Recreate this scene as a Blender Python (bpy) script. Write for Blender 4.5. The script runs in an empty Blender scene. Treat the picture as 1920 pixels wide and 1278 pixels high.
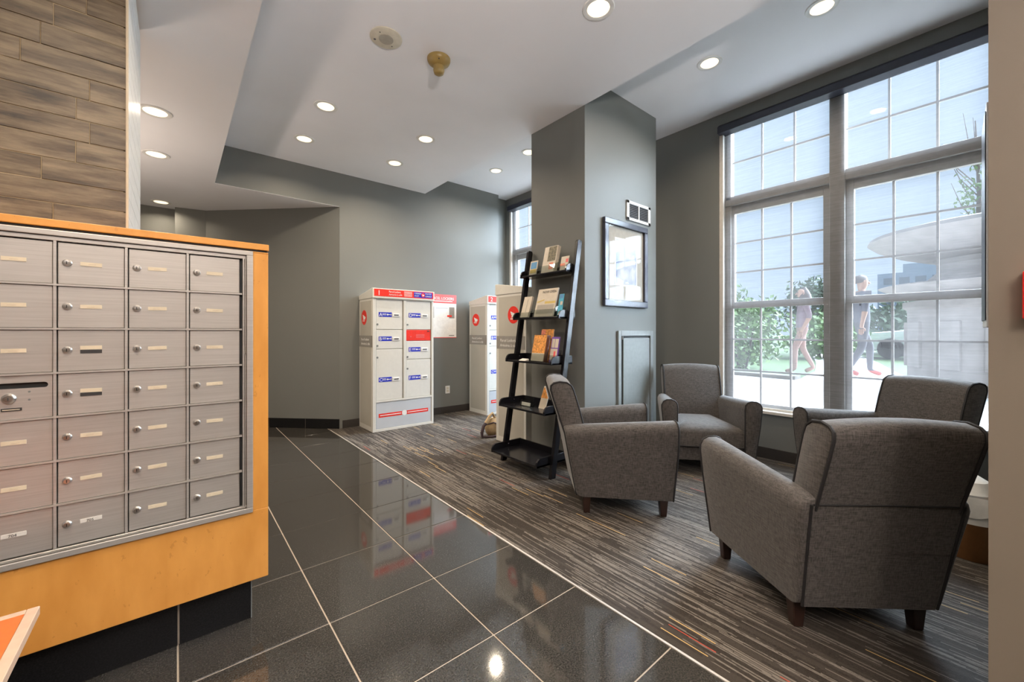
import bpy, bmesh, math, random
from mathutils import Vector, Matrix

random.seed(7)
S = bpy.context.scene
COL = S.collection
PI = math.pi

# ------------------------------------------------------------------ camera
cam_d = bpy.data.cameras.new('camera')
cam = bpy.data.objects.new('camera', cam_d)
COL.objects.link(cam)
cam.location = (0, 0, 1.2)
cam.rotation_euler = (PI / 2, 0, -math.radians(39.674))
cam_d.sensor_width = 36
cam_d.lens = 759.2 / 1920 * 36
cam_d.shift_y = -16.25 / 1920
cam_d.clip_start = 0.02
cam_d.clip_end = 400
S.camera = cam

# ------------------------------------------------------------------ world, exposure
SKY = 1.4
SUN = 54.0
POT = 12.0
FILL_UPLIGHT = 230.0  # power of the added fill uplighters
w = bpy.data.worlds.new('sky')
S.world = w
w.use_nodes = True
bg = w.node_tree.nodes['Background']
bg.inputs[0].default_value = (0.66, 0.80, 1.0, 1)
bg.inputs[1].default_value = SKY
sun_d = bpy.data.lights.new('hazy_sun', 'SUN')
sun_d.energy = SUN
sun_d.angle = math.radians(75)
sun_d.color = (0.80, 0.89, 1.0)
sun = bpy.data.objects.new('hazy_sun', sun_d)
COL.objects.link(sun)
sun.location = (20, -11, 14)
sun.rotation_euler = Vector((0.80, -0.42, 0.55)).to_track_quat('Z', 'Y').to_euler()
S.view_settings.view_transform = 'Standard'
S.view_settings.look = 'None'
S.view_settings.exposure = 0.08
S.view_settings.gamma = 1.0
S.view_settings.use_curve_mapping = False
S.cycles.max_bounces = 10
S.cycles.diffuse_bounces = 6
S.cycles.transparent_max_bounces = 16
S.cycles.sample_clamp_indirect = 6.0
S.cycles.use_denoising = True

# ------------------------------------------------------------------ materials
def srgb(r, g, b):
    def f(c):
        c /= 255.0
        return c / 12.92 if c <= 0.04045 else ((c + 0.055) / 1.055) ** 2.4
    return (f(r), f(g), f(b), 1)

class NT:
    def __init__(s, name):
        s.m = bpy.data.materials.new(name)
        s.m.use_nodes = True
        s.t = s.m.node_tree
        s.b = s.t.nodes['Principled BSDF']
        s.out = s.t.nodes['Material Output']
    def n(s, typ, **kw):
        nd = s.t.nodes.new(typ)
        for k, v in kw.items():
            setattr(nd, k, v)
        return nd
    def l(s, a, b):
        s.t.links.new(a, b)
    def val(s, sock, v):
        if isinstance(v, (int, float, tuple, list)):
            sock.default_value = v
        else:
            s.l(v, sock)
    def math(s, op, a, b=None, c=None):
        nd = s.n('ShaderNodeMath', operation=op)
        s.val(nd.inputs[0], a)
        if b is not None: s.val(nd.inputs[1], b)
        if c is not None: s.val(nd.inputs[2], c)
        return nd.outputs[0]
    def pos(s, scale=(1, 1, 1), rot=(0, 0, 0)):
        g = s.n('ShaderNodeNewGeometry')
        mp = s.n('ShaderNodeMapping')
        mp.inputs['Scale'].default_value = scale
        mp.inputs['Rotation'].default_value = rot
        s.l(g.outputs['Position'], mp.inputs['Vector'])
        return mp.outputs[0]
    def objpos(s, scale=(1, 1, 1)):
        g = s.n('ShaderNodeTexCoord')
        mp = s.n('ShaderNodeMapping')
        mp.inputs['Scale'].default_value = scale
        s.l(g.outputs['Object'], mp.inputs['Vector'])
        return mp.outputs[0]
    def noise(s, vec, scale=5, detail=4, rough=0.5):
        nd = s.n('ShaderNodeTexNoise')
        nd.inputs['Scale'].default_value = scale
        nd.inputs['Detail'].default_value = detail
        nd.inputs['Roughness'].default_value = rough
        s.l(vec, nd.inputs['Vector'])
        return nd.outputs['Fac']
    def ramp(s, fac, stops):
        nd = s.n('ShaderNodeValToRGB')
        e = nd.color_ramp.elements
        while len(e) > 1: e.remove(e[-1])
        e[0].position, e[0].color = stops[0]
        for p, c in stops[1:]:
            x = e.new(p); x.color = c
        s.l(fac, nd.inputs[0])
        return nd.outputs[0]
    def mix(s, fac, a, b):
        nd = s.n('ShaderNodeMix', data_type='RGBA')
        s.val(nd.inputs[0], fac); s.val(nd.inputs[6], a); s.val(nd.inputs[7], b)
        return nd.outputs[2]
    def bump(s, h, strength=0.2, dist=0.01):
        nd = s.n('ShaderNodeBump')
        nd.inputs['Strength'].default_value = strength
        nd.inputs['Distance'].default_value = dist
        s.l(h, nd.inputs['Height'])
        s.l(nd.outputs[0], s.b.inputs['Normal'])
    def set(s, color=None, rough=None, metal=None, spec=None):
        if color is not None: s.val(s.b.inputs['Base Color'], color)
        if rough is not None: s.val(s.b.inputs['Roughness'], rough)
        if metal is not None: s.val(s.b.inputs['Metallic'], metal)
        if spec is not None: s.val(s.b.inputs['Specular IOR Level'], spec)
        return s

def plain(name, c, rough=0.5, metal=0.0, spec=0.5, var=0.06, scale=30):
    t = NT(name)
    f = t.noise(t.pos(), scale, 3)
    d = tuple(x * (1 - var) for x in c[:3]) + (1,)
    u = tuple(min(1, x * (1 + var)) for x in c[:3]) + (1,)
    t.set(t.ramp(f, [(0.3, d), (0.7, u)]), rough, metal, spec)
    return t.m

def paint(name, c, rough=0.6, b=0.05):
    t = NT(name)
    f = t.noise(t.pos(), 260, 2)
    f2 = t.noise(t.pos(), 1.5, 3)
    d = tuple(x * 0.95 for x in c[:3]) + (1,)
    t.set(t.ramp(f2, [(0.3, d), (0.7, c)]), rough, 0, 0.35)
    t.bump(f, b, 0.002)
    return t.m

M = {}
M['wall'] = paint('grey_wall_paint', (0.180, 0.186, 0.176, 1), 0.5)
M['beige'] = paint('beige_wall_paint', (0.185, 0.152, 0.115, 1), 0.6)
M['ceil'] = paint('white_ceiling_paint', (0.86, 0.86, 0.885, 1), 0.7)
M['white'] = plain('white_plastic', (0.75, 0.75, 0.73, 1), 0.4)
M['winframe'] = plain('white_window_vinyl', (0.66, 0.62, 0.57, 1), 0.35)
M['base'] = plain('dark_brown_vinyl_base', (0.035, 0.03, 0.027, 1), 0.5)
M['black'] = plain('black_lacquer_wood', (0.009, 0.009, 0.012, 1), 0.2)
M['dark'] = plain('black_recess', (0.008, 0.008, 0.008, 1), 0.6)
M['wood_leg'] = plain('dark_walnut_leg', (0.03, 0.014, 0.01, 1), 0.35)
M['chrome'] = plain('steel_lock', (0.62, 0.6, 0.58, 1), 0.28, 1.0)
M['labelpaper'] = plain('cream_label_paper', (0.72, 0.63, 0.47, 1), 0.6)
M['labelwhite'] = plain('white_label_paper', (0.80, 0.77, 0.72, 1), 0.6)
M['ink'] = plain('black_ink', (0.03, 0.028, 0.028, 1), 0.6)
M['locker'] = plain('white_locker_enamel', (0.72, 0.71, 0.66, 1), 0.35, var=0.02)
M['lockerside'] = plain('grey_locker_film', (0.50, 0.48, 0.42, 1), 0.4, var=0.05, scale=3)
M['lockergrey'] = plain('pale_grey_film', (0.56, 0.59, 0.63, 1), 0.4, var=0.03, scale=4)
M['band'] = plain('grey_band_film', (0.30, 0.285, 0.26, 1), 0.4)
M['red'] = plain('red_film', (0.82, 0.035, 0.02, 1), 0.4)
M['blue'] = plain('blue_film', (0.02, 0.035, 0.5, 1), 0.4)
M['whitefilm'] = plain('white_film', (0.85, 0.85, 0.83, 1), 0.4)
M['pinkred'] = plain('poster_red', (0.80, 0.13, 0.13, 1), 0.5)
M['smoke'] = plain('yellowed_plastic', (0.30, 0.20, 0.06, 1), 0.4)
M['cream'] = plain('cream_plastic', (0.62, 0.57, 0.46, 1), 0.5)
M['creamdk'] = plain('speaker_grille', (0.38, 0.35, 0.29, 1), 0.7)
M['grille'] = plain('dark_grey_grille', (0.10, 0.10, 0.11, 1), 0.6)
M['piping'] = plain('dark_piping', (0.014, 0.013, 0.014, 1), 0.7)
M['frame'] = plain('blue_grey_picture_frame', (0.055, 0.06, 0.085, 1), 0.22)
M['mat'] = plain('cream_mat_board', (0.40, 0.365, 0.31, 1), 0.8)
M['cassette'] = plain('charcoal_blind_cassette', (0.03, 0.033, 0.05, 1), 0.4)
M['steel'] = plain('bright_steel_strip', (0.78, 0.75, 0.70, 1), 0.4, 0.6)
M['panelgrey'] = plain('grey_metal_panel', (0.21, 0.225, 0.22, 1), 0.35)
M['trimlt'] = plain('pale_metal_trim', (0.62, 0.52, 0.38, 1), 0.4)
M['orange_top'] = plain('orange_laminate', (0.62, 0.145, 0.02, 1), 0.4)
M['cream_edge'] = plain('cream_edge_band', (0.62, 0.44, 0.32, 1), 0.5)
M['fire'] = plain('red_enamel', (0.72, 0.01, 0.01, 1), 0.35)
M['brownbin'] = plain('brown_copper_bin', (0.24, 0.11, 0.04, 1), 0.35, 0.3)
M['liner'] = plain('white_bin_liner', (0.75, 0.74, 0.70, 1), 0.6)
M['tan'] = plain('tan_canvas', (0.42, 0.30, 0.16, 1), 0.8, var=0.15)
M['strap'] = plain('dark_brown_strap', (0.05, 0.03, 0.035, 1), 0.7)
M['stone'] = plain('pale_fountain_stone', (0.34, 0.30, 0.285, 1), 0.8, var=0.12, scale=6)
M['paving'] = plain('pale_paving', (0.66, 0.63, 0.60, 1), 0.8, var=0.08, scale=3)
M['kerb'] = plain('kerb_concrete', (0.20, 0.18, 0.16, 1), 0.8)
M['grass'] = plain('lawn_grass', (0.05, 0.10, 0.022, 1), 0.9, var=0.3, scale=8)
M['leaf_light'] = plain('light_green_leaves', (0.12, 0.22, 0.05, 1), 0.7, var=0.3, scale=9)
M['leaf_dark'] = plain('dark_green_leaves', (0.06, 0.12, 0.055, 1), 0.7, var=0.3, scale=9)
M['bark'] = plain('grey_bark', (0.14, 0.11, 0.10, 1), 0.9)
M['bluebld'] = plain('blue_grey_cladding', (0.30, 0.36, 0.58, 1), 0.5, scale=.2)
M['glassdark'] = plain('dark_window_glass', (0.12, 0.16, 0.26, 1), 0.15)
M['carpaint'] = plain('white_car_paint', (0.75, 0.77, 0.8, 1), 0.2)
M['rubber'] = plain('tyre_rubber', (0.02, 0.02, 0.02, 1), 0.8)
M['skin'] = plain('skin', (0.48, 0.27, 0.19, 1), 0.6)
M['hair'] = plain('dark_hair', (0.09, 0.065, 0.06, 1), 0.6)
M['mauve'] = plain('mauve_cloth', (0.30, 0.21, 0.24, 1), 0.85)
M['pinkcloth'] = plain('dusty_pink_cloth', (0.42, 0.25, 0.21, 1), 0.85)
M['slate'] = plain('slate_cloth', (0.17, 0.165, 0.20, 1), 0.85)
M['greycloth'] = plain('dark_grey_cloth', (0.12, 0.115, 0.135, 1), 0.85)
M['shoe'] = plain('red_shoe', (0.45, 0.10, 0.09, 1), 0.6)

def fabric():
    t = NT('grey_woven_upholstery')
    p = t.objpos((1, 1, 1))
    a = t.noise(t.objpos((32, 32, 260)), 1, 3)
    b = t.noise(t.objpos((260, 260, 32)), 1, 3)
    c = t.noise(p, 5, 3)
    f = t.math('ADD', t.math('MULTIPLY', a, 0.5), t.math('MULTIPLY', b, 0.5))
    col = t.ramp(f, [(0.36, (0.030, 0.026, 0.024, 1)), (0.62, (0.125, 0.111, 0.101, 1))])
    col = t.mix(t.math('MULTIPLY', c, 0.35), col, (0.060, 0.053, 0.048, 1))
    t.set(col, 0.72, 0, 0.35)
    t.b.inputs['Sheen Weight'].default_value = 0.35
    t.b.inputs['Sheen Roughness'].default_value = 0.4
    t.bump(f, 0.25, 0.003)
    return t.m
M['fabric'] = fabric()

def granite(name, base, hi, rough):
    t = NT(name)
    a = t.noise(t.pos(), 170, 3, 0.75)
    b = t.noise(t.pos(), 9, 4)
    oi = t.n('ShaderNodeObjectInfo')
    col = t.ramp(a, [(0.40, base), (0.56, tuple((x + y) / 2 for x, y in zip(base, hi))), (0.68, hi)])
    k = t.math('ADD', t.math('MULTIPLY', b, 0.5), t.math('MULTIPLY', oi.outputs['Random'], 0.25))
    col = t.mix(t.math('MULTIPLY', k, 0.5), col, tuple(x * 0.6 for x in base[:3]) + (1,))
    t.set(col, t.math('ADD', t.math('MULTIPLY', b, 0.05), rough), 0, 0.9 if rough < 0.1 else 0.2)
    return t.m
M['granite'] = granite('polished_dark_granite', (0.026, 0.024, 0.021, 1), (0.085, 0.079, 0.071, 1), 0.035)
M['granite_m'] = granite('honed_black_granite', (0.006, 0.006, 0.0065, 1), (0.020, 0.020, 0.021, 1), 0.45)
M['plank_grout'] = plain('pale_plank_grout', (0.42, 0.33, 0.21, 1), 0.8)
M['grout'] = plain('beige_grout', (0.44, 0.38, 0.31, 1), 0.85)

def carpet():
    t = NT('striped_loop_carpet')
    g = t.n('ShaderNodeNewGeometry')
    sp = t.n('ShaderNodeSeparateXYZ')
    t.l(g.outputs['Position'], sp.inputs[0])
    x, y = sp.outputs[0], sp.outputs[1]
    def cell(w, ln, seed):
        xi = t.math('FLOOR', t.math('MULTIPLY', x, 1.0 / w))
        wn = t.n('ShaderNodeTexWhiteNoise', noise_dimensions='2D')
        cb = t.n('ShaderNodeCombineXYZ')
        t.l(xi, cb.inputs[0]); cb.inputs[1].default_value = seed
        t.l(cb.outputs[0], wn.inputs['Vector'])
        yj = t.math('FLOOR', t.math('ADD', t.math('MULTIPLY', y, 1.0 / ln), t.math('MULTIPLY', wn.outputs[0], 9.0)))
        cb2 = t.n('ShaderNodeCombineXYZ')
        t.l(xi, cb2.inputs[0]); t.l(yj, cb2.inputs[1]); cb2.inputs[2].default_value = seed
        wn2 = t.n('ShaderNodeTexWhiteNoise', noise_dimensions='3D')
        t.l(cb2.outputs[0], wn2.inputs['Vector'])
        return wn2.outputs[0]
    r1 = cell(0.0065, 0.36, 1.3)
    r2 = cell(0.013, 0.26, 5.1)
    r3 = cell(0.0042, 0.19, 8.7)
    clump = t.noise(t.pos((3.2, 0.8, 1)), 1.6, 3)
    fine = t.noise(t.pos((260, 110, 1)), 1, 3, 0.75)
    base = t.mix(t.math('MULTIPLY_ADD', t.math('SUBTRACT', fine, 0.5), 2.4, 0.5), (0.010, 0.0075, 0.0055, 1), (0.046, 0.035, 0.026, 1))
    base = t.mix(t.math('MULTIPLY', t.math('GREATER_THAN', r2, 0.60), 0.5), base, (0.058, 0.047, 0.038, 1))
    thr = t.math('SUBTRACT', 1.17, t.math('MULTIPLY', clump, 0.72))
    brk = t.math('GREATER_THAN', t.noise(t.pos((170, 28, 1)), 1, 3, 0.7), 0.46)
    lite = t.math('MULTIPLY', t.math('MULTIPLY', t.math('GREATER_THAN', r1, thr), 0.8), t.math('MULTIPLY_ADD', brk, 0.75, 0.25))
    base = t.mix(lite, base, (0.19, 0.168, 0.145, 1))
    lite3 = t.math('MULTIPLY', t.math('GREATER_THAN', r3, t.math('ADD', thr, 0.06)), 0.7)
    base = t.mix(lite3, base, (0.22, 0.195, 0.165, 1))
    gold = t.math('GREATER_THAN', r3, 0.9955)
    base = t.mix(gold, base, (0.62, 0.42, 0.16, 1))
    redd = t.math('COMPARE', r3, 0.35, 0.0006)
    base = t.mix(redd, base, (0.45, 0.06, 0.03, 1))
    t.set(base, 0.7, 0, 0.3)
    t.b.inputs['Sheen Weight'].default_value = 0.12
    t.b.inputs['Sheen Roughness'].default_value = 0.35
    t.bump(fine, 0.5, 0.004)
    return t.m
M['carpet'] = carpet()

def plank_mat():
    t = NT('wood_look_stone_plank')
    oi = t.n('ShaderNodeObjectInfo')
    g = t.n('ShaderNodeNewGeometry')
    mp = t.n('ShaderNodeMapping'); mp.inputs['Scale'].default_value = (3.2, 3.2, 24)
    t.l(g.outputs['Position'], mp.inputs['Vector'])
    ad = t.n('ShaderNodeVectorMath', operation='ADD')
    t.l(mp.outputs[0], ad.inputs[0])
    cb = t.n('ShaderNodeCombineXYZ')
    t.l(t.math('MULTIPLY', oi.outputs['Random'], 40.0), cb.inputs[0])
    t.l(t.math('MULTIPLY', oi.outputs['Random'], 17.0), cb.inputs[2])
    t.l(cb.outputs[0], ad.inputs[1])
    a = t.noise(ad.outputs[0], 1, 9, 0.68)
    sm = t.noise(ad.outputs[0], 0.5, 4)
    col = t.ramp(a, [(0.34, (0.018, 0.012, 0.008, 1)), (0.43, (0.080, 0.056, 0.034, 1)), (0.52, (0.165, 0.122, 0.074, 1)), (0.66, (0.29, 0.225, 0.145, 1))])
    col = t.mix(t.math('MULTIPLY', sm, 0.35), col, (0.15, 0.115, 0.075, 1))
    t.set(col, 0.45, 0, 0.4)
    t.bump(a, 0.25, 0.004)
    return t.m
M['plank'] = plank_mat()

def maple():
    t = NT('orange_maple_veneer')
    a = t.noise(t.pos((9, 9, 3)), 1.5, 4)
    b = t.noise(t.pos((35, 35, 18)), 1, 3, 0.7)
    col = t.ramp(a, [(0.3, (0.66, 0.285, 0.055, 1)), (0.7, (0.78, 0.36, 0.08, 1))])
    fl = t.math('MULTIPLY', t.math('GREATER_THAN', b, 0.66), 0.35)
    col = t.mix(fl, col, (0.46, 0.18, 0.035, 1))
    t.set(col, 0.38, 0, 0.45)
    return t.m
M['maple'] = maple()

def alu():
    t = NT('brushed_aluminium')
    a = t.noise(t.pos((6, 6, 220)), 1, 3)
    oi = t.n('ShaderNodeObjectInfo')
    col = t.ramp(a, [(0.3, (0.50, 0.47, 0.44, 1)), (0.7, (0.57, 0.54, 0.51, 1))])
    t.set(col, t.math('ADD', 0.42, t.math('MULTIPLY', oi.outputs['Random'], 0.05)), 0.55, 0.5)
    return t.m
M['alu'] = alu()

def emit(name, c, s):
    t = NT(name)
    t.set((0.9, 0.85, 0.75, 1), 0.5)
    t.b.inputs['Emission Color'].default_value = c
    t.b.inputs['Emission Strength'].default_value = s
    return t.m
M['lens'] = emit('glowing_lamp_lens', (1.0, 0.80, 0.52, 1), 1.5)

def pane(name, tint=(0.97, 0.99, 0.98, 1), refl=0.5):
    t = NT(name)
    tr = t.n('ShaderNodeBsdfTransparent'); tr.inputs[0].default_value = tint
    gl = t.n('ShaderNodeBsdfGlossy'); gl.inputs['Roughness'].default_value = 0.02
    lw = t.n('ShaderNodeLayerWeight'); lw.inputs[0].default_value = 0.5
    k = t.math('MULTIPLY_ADD', t.math('POWER', lw.outputs['Facing'], 5.0), 0.9, 0.045)
    mx = t.n('ShaderNodeMixShader')
    t.l(t.math('MULTIPLY', k, refl), mx.inputs[0])
    t.l(tr.outputs[0], mx.inputs[1]); t.l(gl.outputs[0], mx.inputs[2])
    t.l(mx.outputs[0], t.out.inputs[0])
    return t.m
M['pane'] = pane('window_glass', refl=0.3)
M['picglass'] = pane('picture_glass', (0.98, 0.98, 0.98, 1), 0.28)
M['acrylic'] = pane('clear_acrylic', (0.86, 0.88, 0.87, 1), 1.0)

def blind():
    t = NT('sheer_woven_blind')
    a = t.noise(t.pos((1, 4, 130)), 1, 3, 0.6)
    tr = t.n('ShaderNodeBsdfTransparent'); tr.inputs[0].default_value = (0.95, 0.97, 1.0, 1)
    tl = t.n('ShaderNodeBsdfTranslucent'); tl.inputs[0].default_value = (0.095, 0.092, 0.095, 1)
    df = t.n('ShaderNodeBsdfDiffuse'); df.inputs[0].default_value = (0.30, 0.30, 0.32, 1)
    m1 = t.n('ShaderNodeMixShader'); m1.inputs[0].default_value = 0.25
    t.l(tl.outputs[0], m1.inputs[1]); t.l(df.outputs[0], m1.inputs[2])
    m2 = t.n('ShaderNodeMixShader')
    t.l(t.math('MULTIPLY_ADD', a, 0.14, 0.20), m2.inputs[0])
    t.l(tr.outputs[0], m2.inputs[1]); t.l(m1.outputs[0], m2.inputs[2])
    t.l(m2.outputs[0], t.out.inputs[0])
    return t.m
M['blind'] = blind()

def art():
    t = NT('pale_blue_abstract_print')
    a = t.noise(t.pos((5, 1, 3)), 1.6, 4)
    col = t.ramp(a, [(0.35, (0.16, 0.2, 0.34, 1)), (0.5, (0.42, 0.46, 0.55, 1)), (0.65, (0.62, 0.63, 0.64, 1))])
    t.set(col, 0.7)
    return t.m
M['art'] = art()

# ------------------------------------------------------------------ mesh builder
ORG = {}
def org_of(p):
    while p is not None:
        if p in ORG: return ORG[p]
        p = p.parent
    return Vector((0, 0, 0))

class MB:
    def __init__(s):
        s.v = []; s.f = []; s.mi = []
    def add(s, vs, fs, m=0):
        o = len(s.v)
        s.v += [Vector(x) for x in vs]
        for f in fs:
            s.f.append([o + i for i in f]); s.mi.append(m)
        return s
    def box(s, x0, x1, y0, y1, z0, z1, m=0):
        vs = [(x, y, z) for z in (z0, z1) for y in (y0, y1) for x in (x0, x1)]
        return s.add(vs, [(0, 2, 3, 1), (4, 5, 7, 6), (0, 1, 5, 4), (2, 6, 7, 3), (0, 4, 6, 2), (1, 3, 7, 5)], m)
    def prism(s, pts, vec, m=0):
        n = len(pts); vec = Vector(vec)
        a = [Vector(p) for p in pts]; b = [p + vec for p in a]
        nrm = Vector((0, 0, 0))
        for i in range(n):
            nrm += a[i].cross(a[(i + 1) % n])
        if nrm.dot(vec) > 0:
            a.reverse(); b.reverse()
        fs = [tuple(range(n)), tuple(range(2 * n - 1, n - 1, -1))]
        fs += [(i, n + i, n + (i + 1) % n, (i + 1) % n) for i in range(n)]
        return s.add(a + b, fs, m)
    def rings(s, rings, cap=True, closed=True, m=0):
        n = len(rings[0]); vs = [p for r in rings for p in r]; fs = []
        for k in range(len(rings) - 1):
            for i in range(n if closed else n - 1):
                j = (i + 1) % n
                fs.append((k * n + i, k * n + j, (k + 1) * n + j, (k + 1) * n + i))
        if cap:
            fs.append(tuple(range(n - 1, -1, -1)))
            fs.append(tuple((len(rings) - 1) * n + i for i in range(n)))
        return s.add(vs, fs, m)
    def cyl(s, p0, p1, r0, r1=None, n=16, m=0, cap=True):
        r1 = r0 if r1 is None else r1
        p0, p1 = Vector(p0), Vector(p1); d = (p1 - p0).normalized()
        u = d.orthogonal().normalized(); w_ = d.cross(u)
        R = [[p + (u * math.cos(2 * PI * i / n) + w_ * math.sin(2 * PI * i / n)) * r for i in range(n)] for p, r in ((p0, r0), (p1, r1))]
        return s.rings(R, cap, True, m)
    def lathe(s, c, prof, n=24, m=0, cap=True):
        c = Vector(c)
        R = [[c + Vector((r * math.cos(2 * PI * i / n), r * math.sin(2 * PI * i / n), z)) for i in range(n)] for r, z in prof]
        return s.rings(R, cap, True, m)
    def tube(s, pts, r, n=8, m=0, closed=False):
        pts = [Vector(p) for p in pts]; R = []; up = None; k = len(pts)
        for i, p in enumerate(pts):
            if closed: d = pts[(i + 1) % k] - pts[i - 1]
            else: d = pts[min(i + 1, k - 1)] - pts[max(i - 1, 0)]
            d.normalize()
            up = d.orthogonal() if up is None else (up - d * up.dot(d))
            up.normalize(); w_ = d.cross(up)
            rr = r[i] if isinstance(r, (list, tuple)) else r
            R.append([p + (up * math.cos(2 * PI * j / n) + w_ * math.sin(2 * PI * j / n)) * rr for j in range(n)])
        if closed:
            R.append(R[0]); return s.rings(R, False, True, m)
        return s.rings(R, True, True, m)
    def xform(s, mat):
        s.v = [mat @ v for v in s.v]; return s
    def mesh(s, name, bevel=0, seg=2, smooth=False, off=Vector((0, 0, 0))):
        me = bpy.data.meshes.new(name)
        me.from_pydata([tuple(v - off) for v in s.v], [], s.f)
        for p, i in zip(me.polygons, s.mi): p.material_index = i
        bm = bmesh.new(); bm.from_mesh(me)
        if bevel:
            es = [e for e in bm.edges if len(e.link_faces) == 2 and e.calc_face_angle(0) > 0.5]
            bmesh.ops.bevel(bm, geom=es, offset=bevel, segments=seg, profile=0.5, affect='EDGES', clamp_overlap=True)
        bmesh.ops.recalc_face_normals(bm, faces=bm.faces)
        bm.to_mesh(me); bm.free()
        if smooth:
            for p in me.polygons: p.use_smooth = True
            try: me.set_sharp_from_angle(angle=math.radians(smooth if smooth is not True else 40))
            except Exception: pass
        return me
    def build(s, name, mat, parent=None, bevel=0, seg=2, smooth=False):
        off = org_of(parent)
        me = s.mesh(name, bevel, seg, smooth, off)
        for m_ in (mat if isinstance(mat, list) else [mat]): me.materials.append(m_)
        o = bpy.data.objects.new(name, me); COL.objects.link(o)
        o.parent = parent
        return o

def tag(o, label, cat, group=None):
    o['label'] = label; o['category'] = cat
    if group: o['group'] = group
    return o
def thing(name, label, cat, loc=(0, 0, 0), rz=0.0, group=None, world=False):
    o = bpy.data.objects.new(name, None); COL.objects.link(o)
    o.empty_display_size = 0.1
    o.location = loc; o.rotation_euler = (0, 0, rz)
    if world: ORG[o] = Vector(loc)
    else: ORG[o] = Vector((0, 0, 0))
    return tag(o, label, cat, group)
def struct(o):
    o['kind'] = 'structure'; return o
def copy_tree(o, parent=None):
    c = o.copy(); COL.objects.link(c); c.parent = parent
    for ch in list(o.children): copy_tree(ch, c)
    return c
def text(s, size, mat, parent, O, U, V, name='lettering', center=False, width=None, dx=0, dy=0, thick=0.0006):
    cu = bpy.data.curves.new('t', 'FONT'); cu.body = s; cu.size = size; cu.resolution_u = 2
    cu.extrude = thick
    if center: cu.align_x = 'CENTER'
    to = bpy.data.objects.new('t', cu); COL.objects.link(to)
    dg = bpy.context.evaluated_depsgraph_get(); dg.update()
    me = bpy.data.meshes.new_from_object(to.evaluated_get(dg))
    bpy.data.objects.remove(to)
    me.name = name; me.materials.clear(); me.materials.append(mat)
    xs = [v.co.x for v in me.vertices]
    sc = 1.0
    if width and xs: sc = width / max(1e-6, max(xs) - min(xs))
    U = Vector(U).normalized(); V = Vector(V).normalized(); N = U.cross(V); O = Vector(O)
    off = org_of(parent)
    for v in me.vertices:
        c = v.co.copy()
        v.co = O + U * (c.x * sc + dx) + V * (c.y + dy) + N * (c.z + 0.0007) - off
    o = bpy.data.objects.new(name, me); COL.objects.link(o); o.parent = parent
    return o
def decal(mb, O, U, V, pts, th=0.0012, lift=0.0, m=0):
    U = Vector(U).normalized(); V = Vector(V).normalized(); N = U.cross(V); O = Vector(O)
    mb.prism([O + U * a + V * b + N * lift for a, b in pts], N * th, m)
    return mb
def rect(a0, a1, b0, b1): return [(a0, b0), (a1, b0), (a1, b1), (a0, b1)]
def disc(r, n=24, cx=0, cy=0): return [(cx + r * math.cos(2 * PI * i / n), cy + r * math.sin(2 * PI * i / n)) for i in range(n)]
# ------------------------------------------------------------------ setting: floor
ZS, ZC, ZR = 2.762, 3.181, 3.449
XP, XW, YB = 2.742, 4.33, 5.25
fl = struct(MB().box(-3.2, 1.46, -3.2, 7.2, -0.15, -0.003).build('floor', M['grout']))
TP = 0.483
tile_me = MB().box(-TP / 2 + 0.003, TP / 2 - 0.003, -TP / 2 + 0.003, TP / 2 - 0.003, -0.012, 0.0).mesh('floor_tile', 0.001, 1)
tile_me.materials.append(M['granite'])
for i in range(9):
    for j in range(-10, 11):
        cx = 1.454 - TP * (i + 0.5); cy = 1.768 + TP * (j + 0.5)
        if (cx - 1.563) * 0.705 + (cy - 5.25) * 0.709 > 0.25 or cy > 6.9: continue
        o = bpy.data.objects.new('floor_tile', tile_me); COL.objects.link(o)
        o.location = (cx, cy, 0); o.parent = fl
struct(MB().box(1.4605, 4.45, -3.2, 5.42, -0.15, 0.002).build('floor_carpet', M['carpet']))
struct(MB().box(1.4505, 1.4605, -3.2, 5.24, -0.01, 0.0035).build('trim_1', M['steel']))

# ------------------------------------------------------------------ setting: ceilings
struct(MB().box(-3.2, 0.312, -3.2, 7.2, ZS, 3.6).build('ceiling_soffit', M['ceil']))
struct(MB().box(0.312, XP - 0.002, -3.2, YB + 0.1, ZC, 3.6).build('ceiling', M['ceil']))
struct(MB().box(XP - 0.002, 4.6, -3.2, 5.5, ZR, 3.6).build('ceiling_raised', M['ceil']))
struct(MB().box(0.312, 1.566, YB, 7.2, ZS, ZS + 0.02).build('ceiling_nook', M['ceil']))
struct(MB().box(0.312, 1.566, YB - 0.001, YB + 0.15, ZS + 0.003, 3.5).build('wall_bulkhead', M['wall']))

# ------------------------------------------------------------------ setting: walls
struct(MB().box(1.565, 4.066, YB, YB + 0.3, -0.05, 3.6).build('wall_back', M['wall']))
struct(MB().box(4.05, 4.6, YB + 0.13, YB + 0.3, -0.05, 3.6).build('wall_recess', M['wall']))
P0, P1, P2, P3 = Vector((1.567, 5.252, 0)), Vector((0.294, 6.513, 0)), Vector((-0.012, 6.575, 0)), Vector((-3.2, 6.62, 0))
def wallseg(name, a, b, th, z1, m):
    d = (b - a).normalized(); n = Vector((d.y, -d.x, 0)) * th
    return struct(MB().prism([a + Vector((0, 0, -0.05)), b + Vector((0, 0, -0.05)), b + n + Vector((0, 0, -0.05)), a + n + Vector((0, 0, -0.05))], (0, 0, z1 + 0.05)).build(name, m))
wallseg('wall_diagonal', P0, P1, 0.15, ZS + 0.01, M['wall'])
wallseg('wall_nook', P1, P2, 0.15, ZS + 0.01, M['wall'])
struct(MB().box(-3.2, 0.06, 6.70, 6.9, -0.05, ZS + 0.01).build('wall_corridor', M['wall']))
struct(MB().box(-3.35, -3.2, -3.2, 7.2, -0.05, 3.6).build('wall_left', M['beige']))
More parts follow.
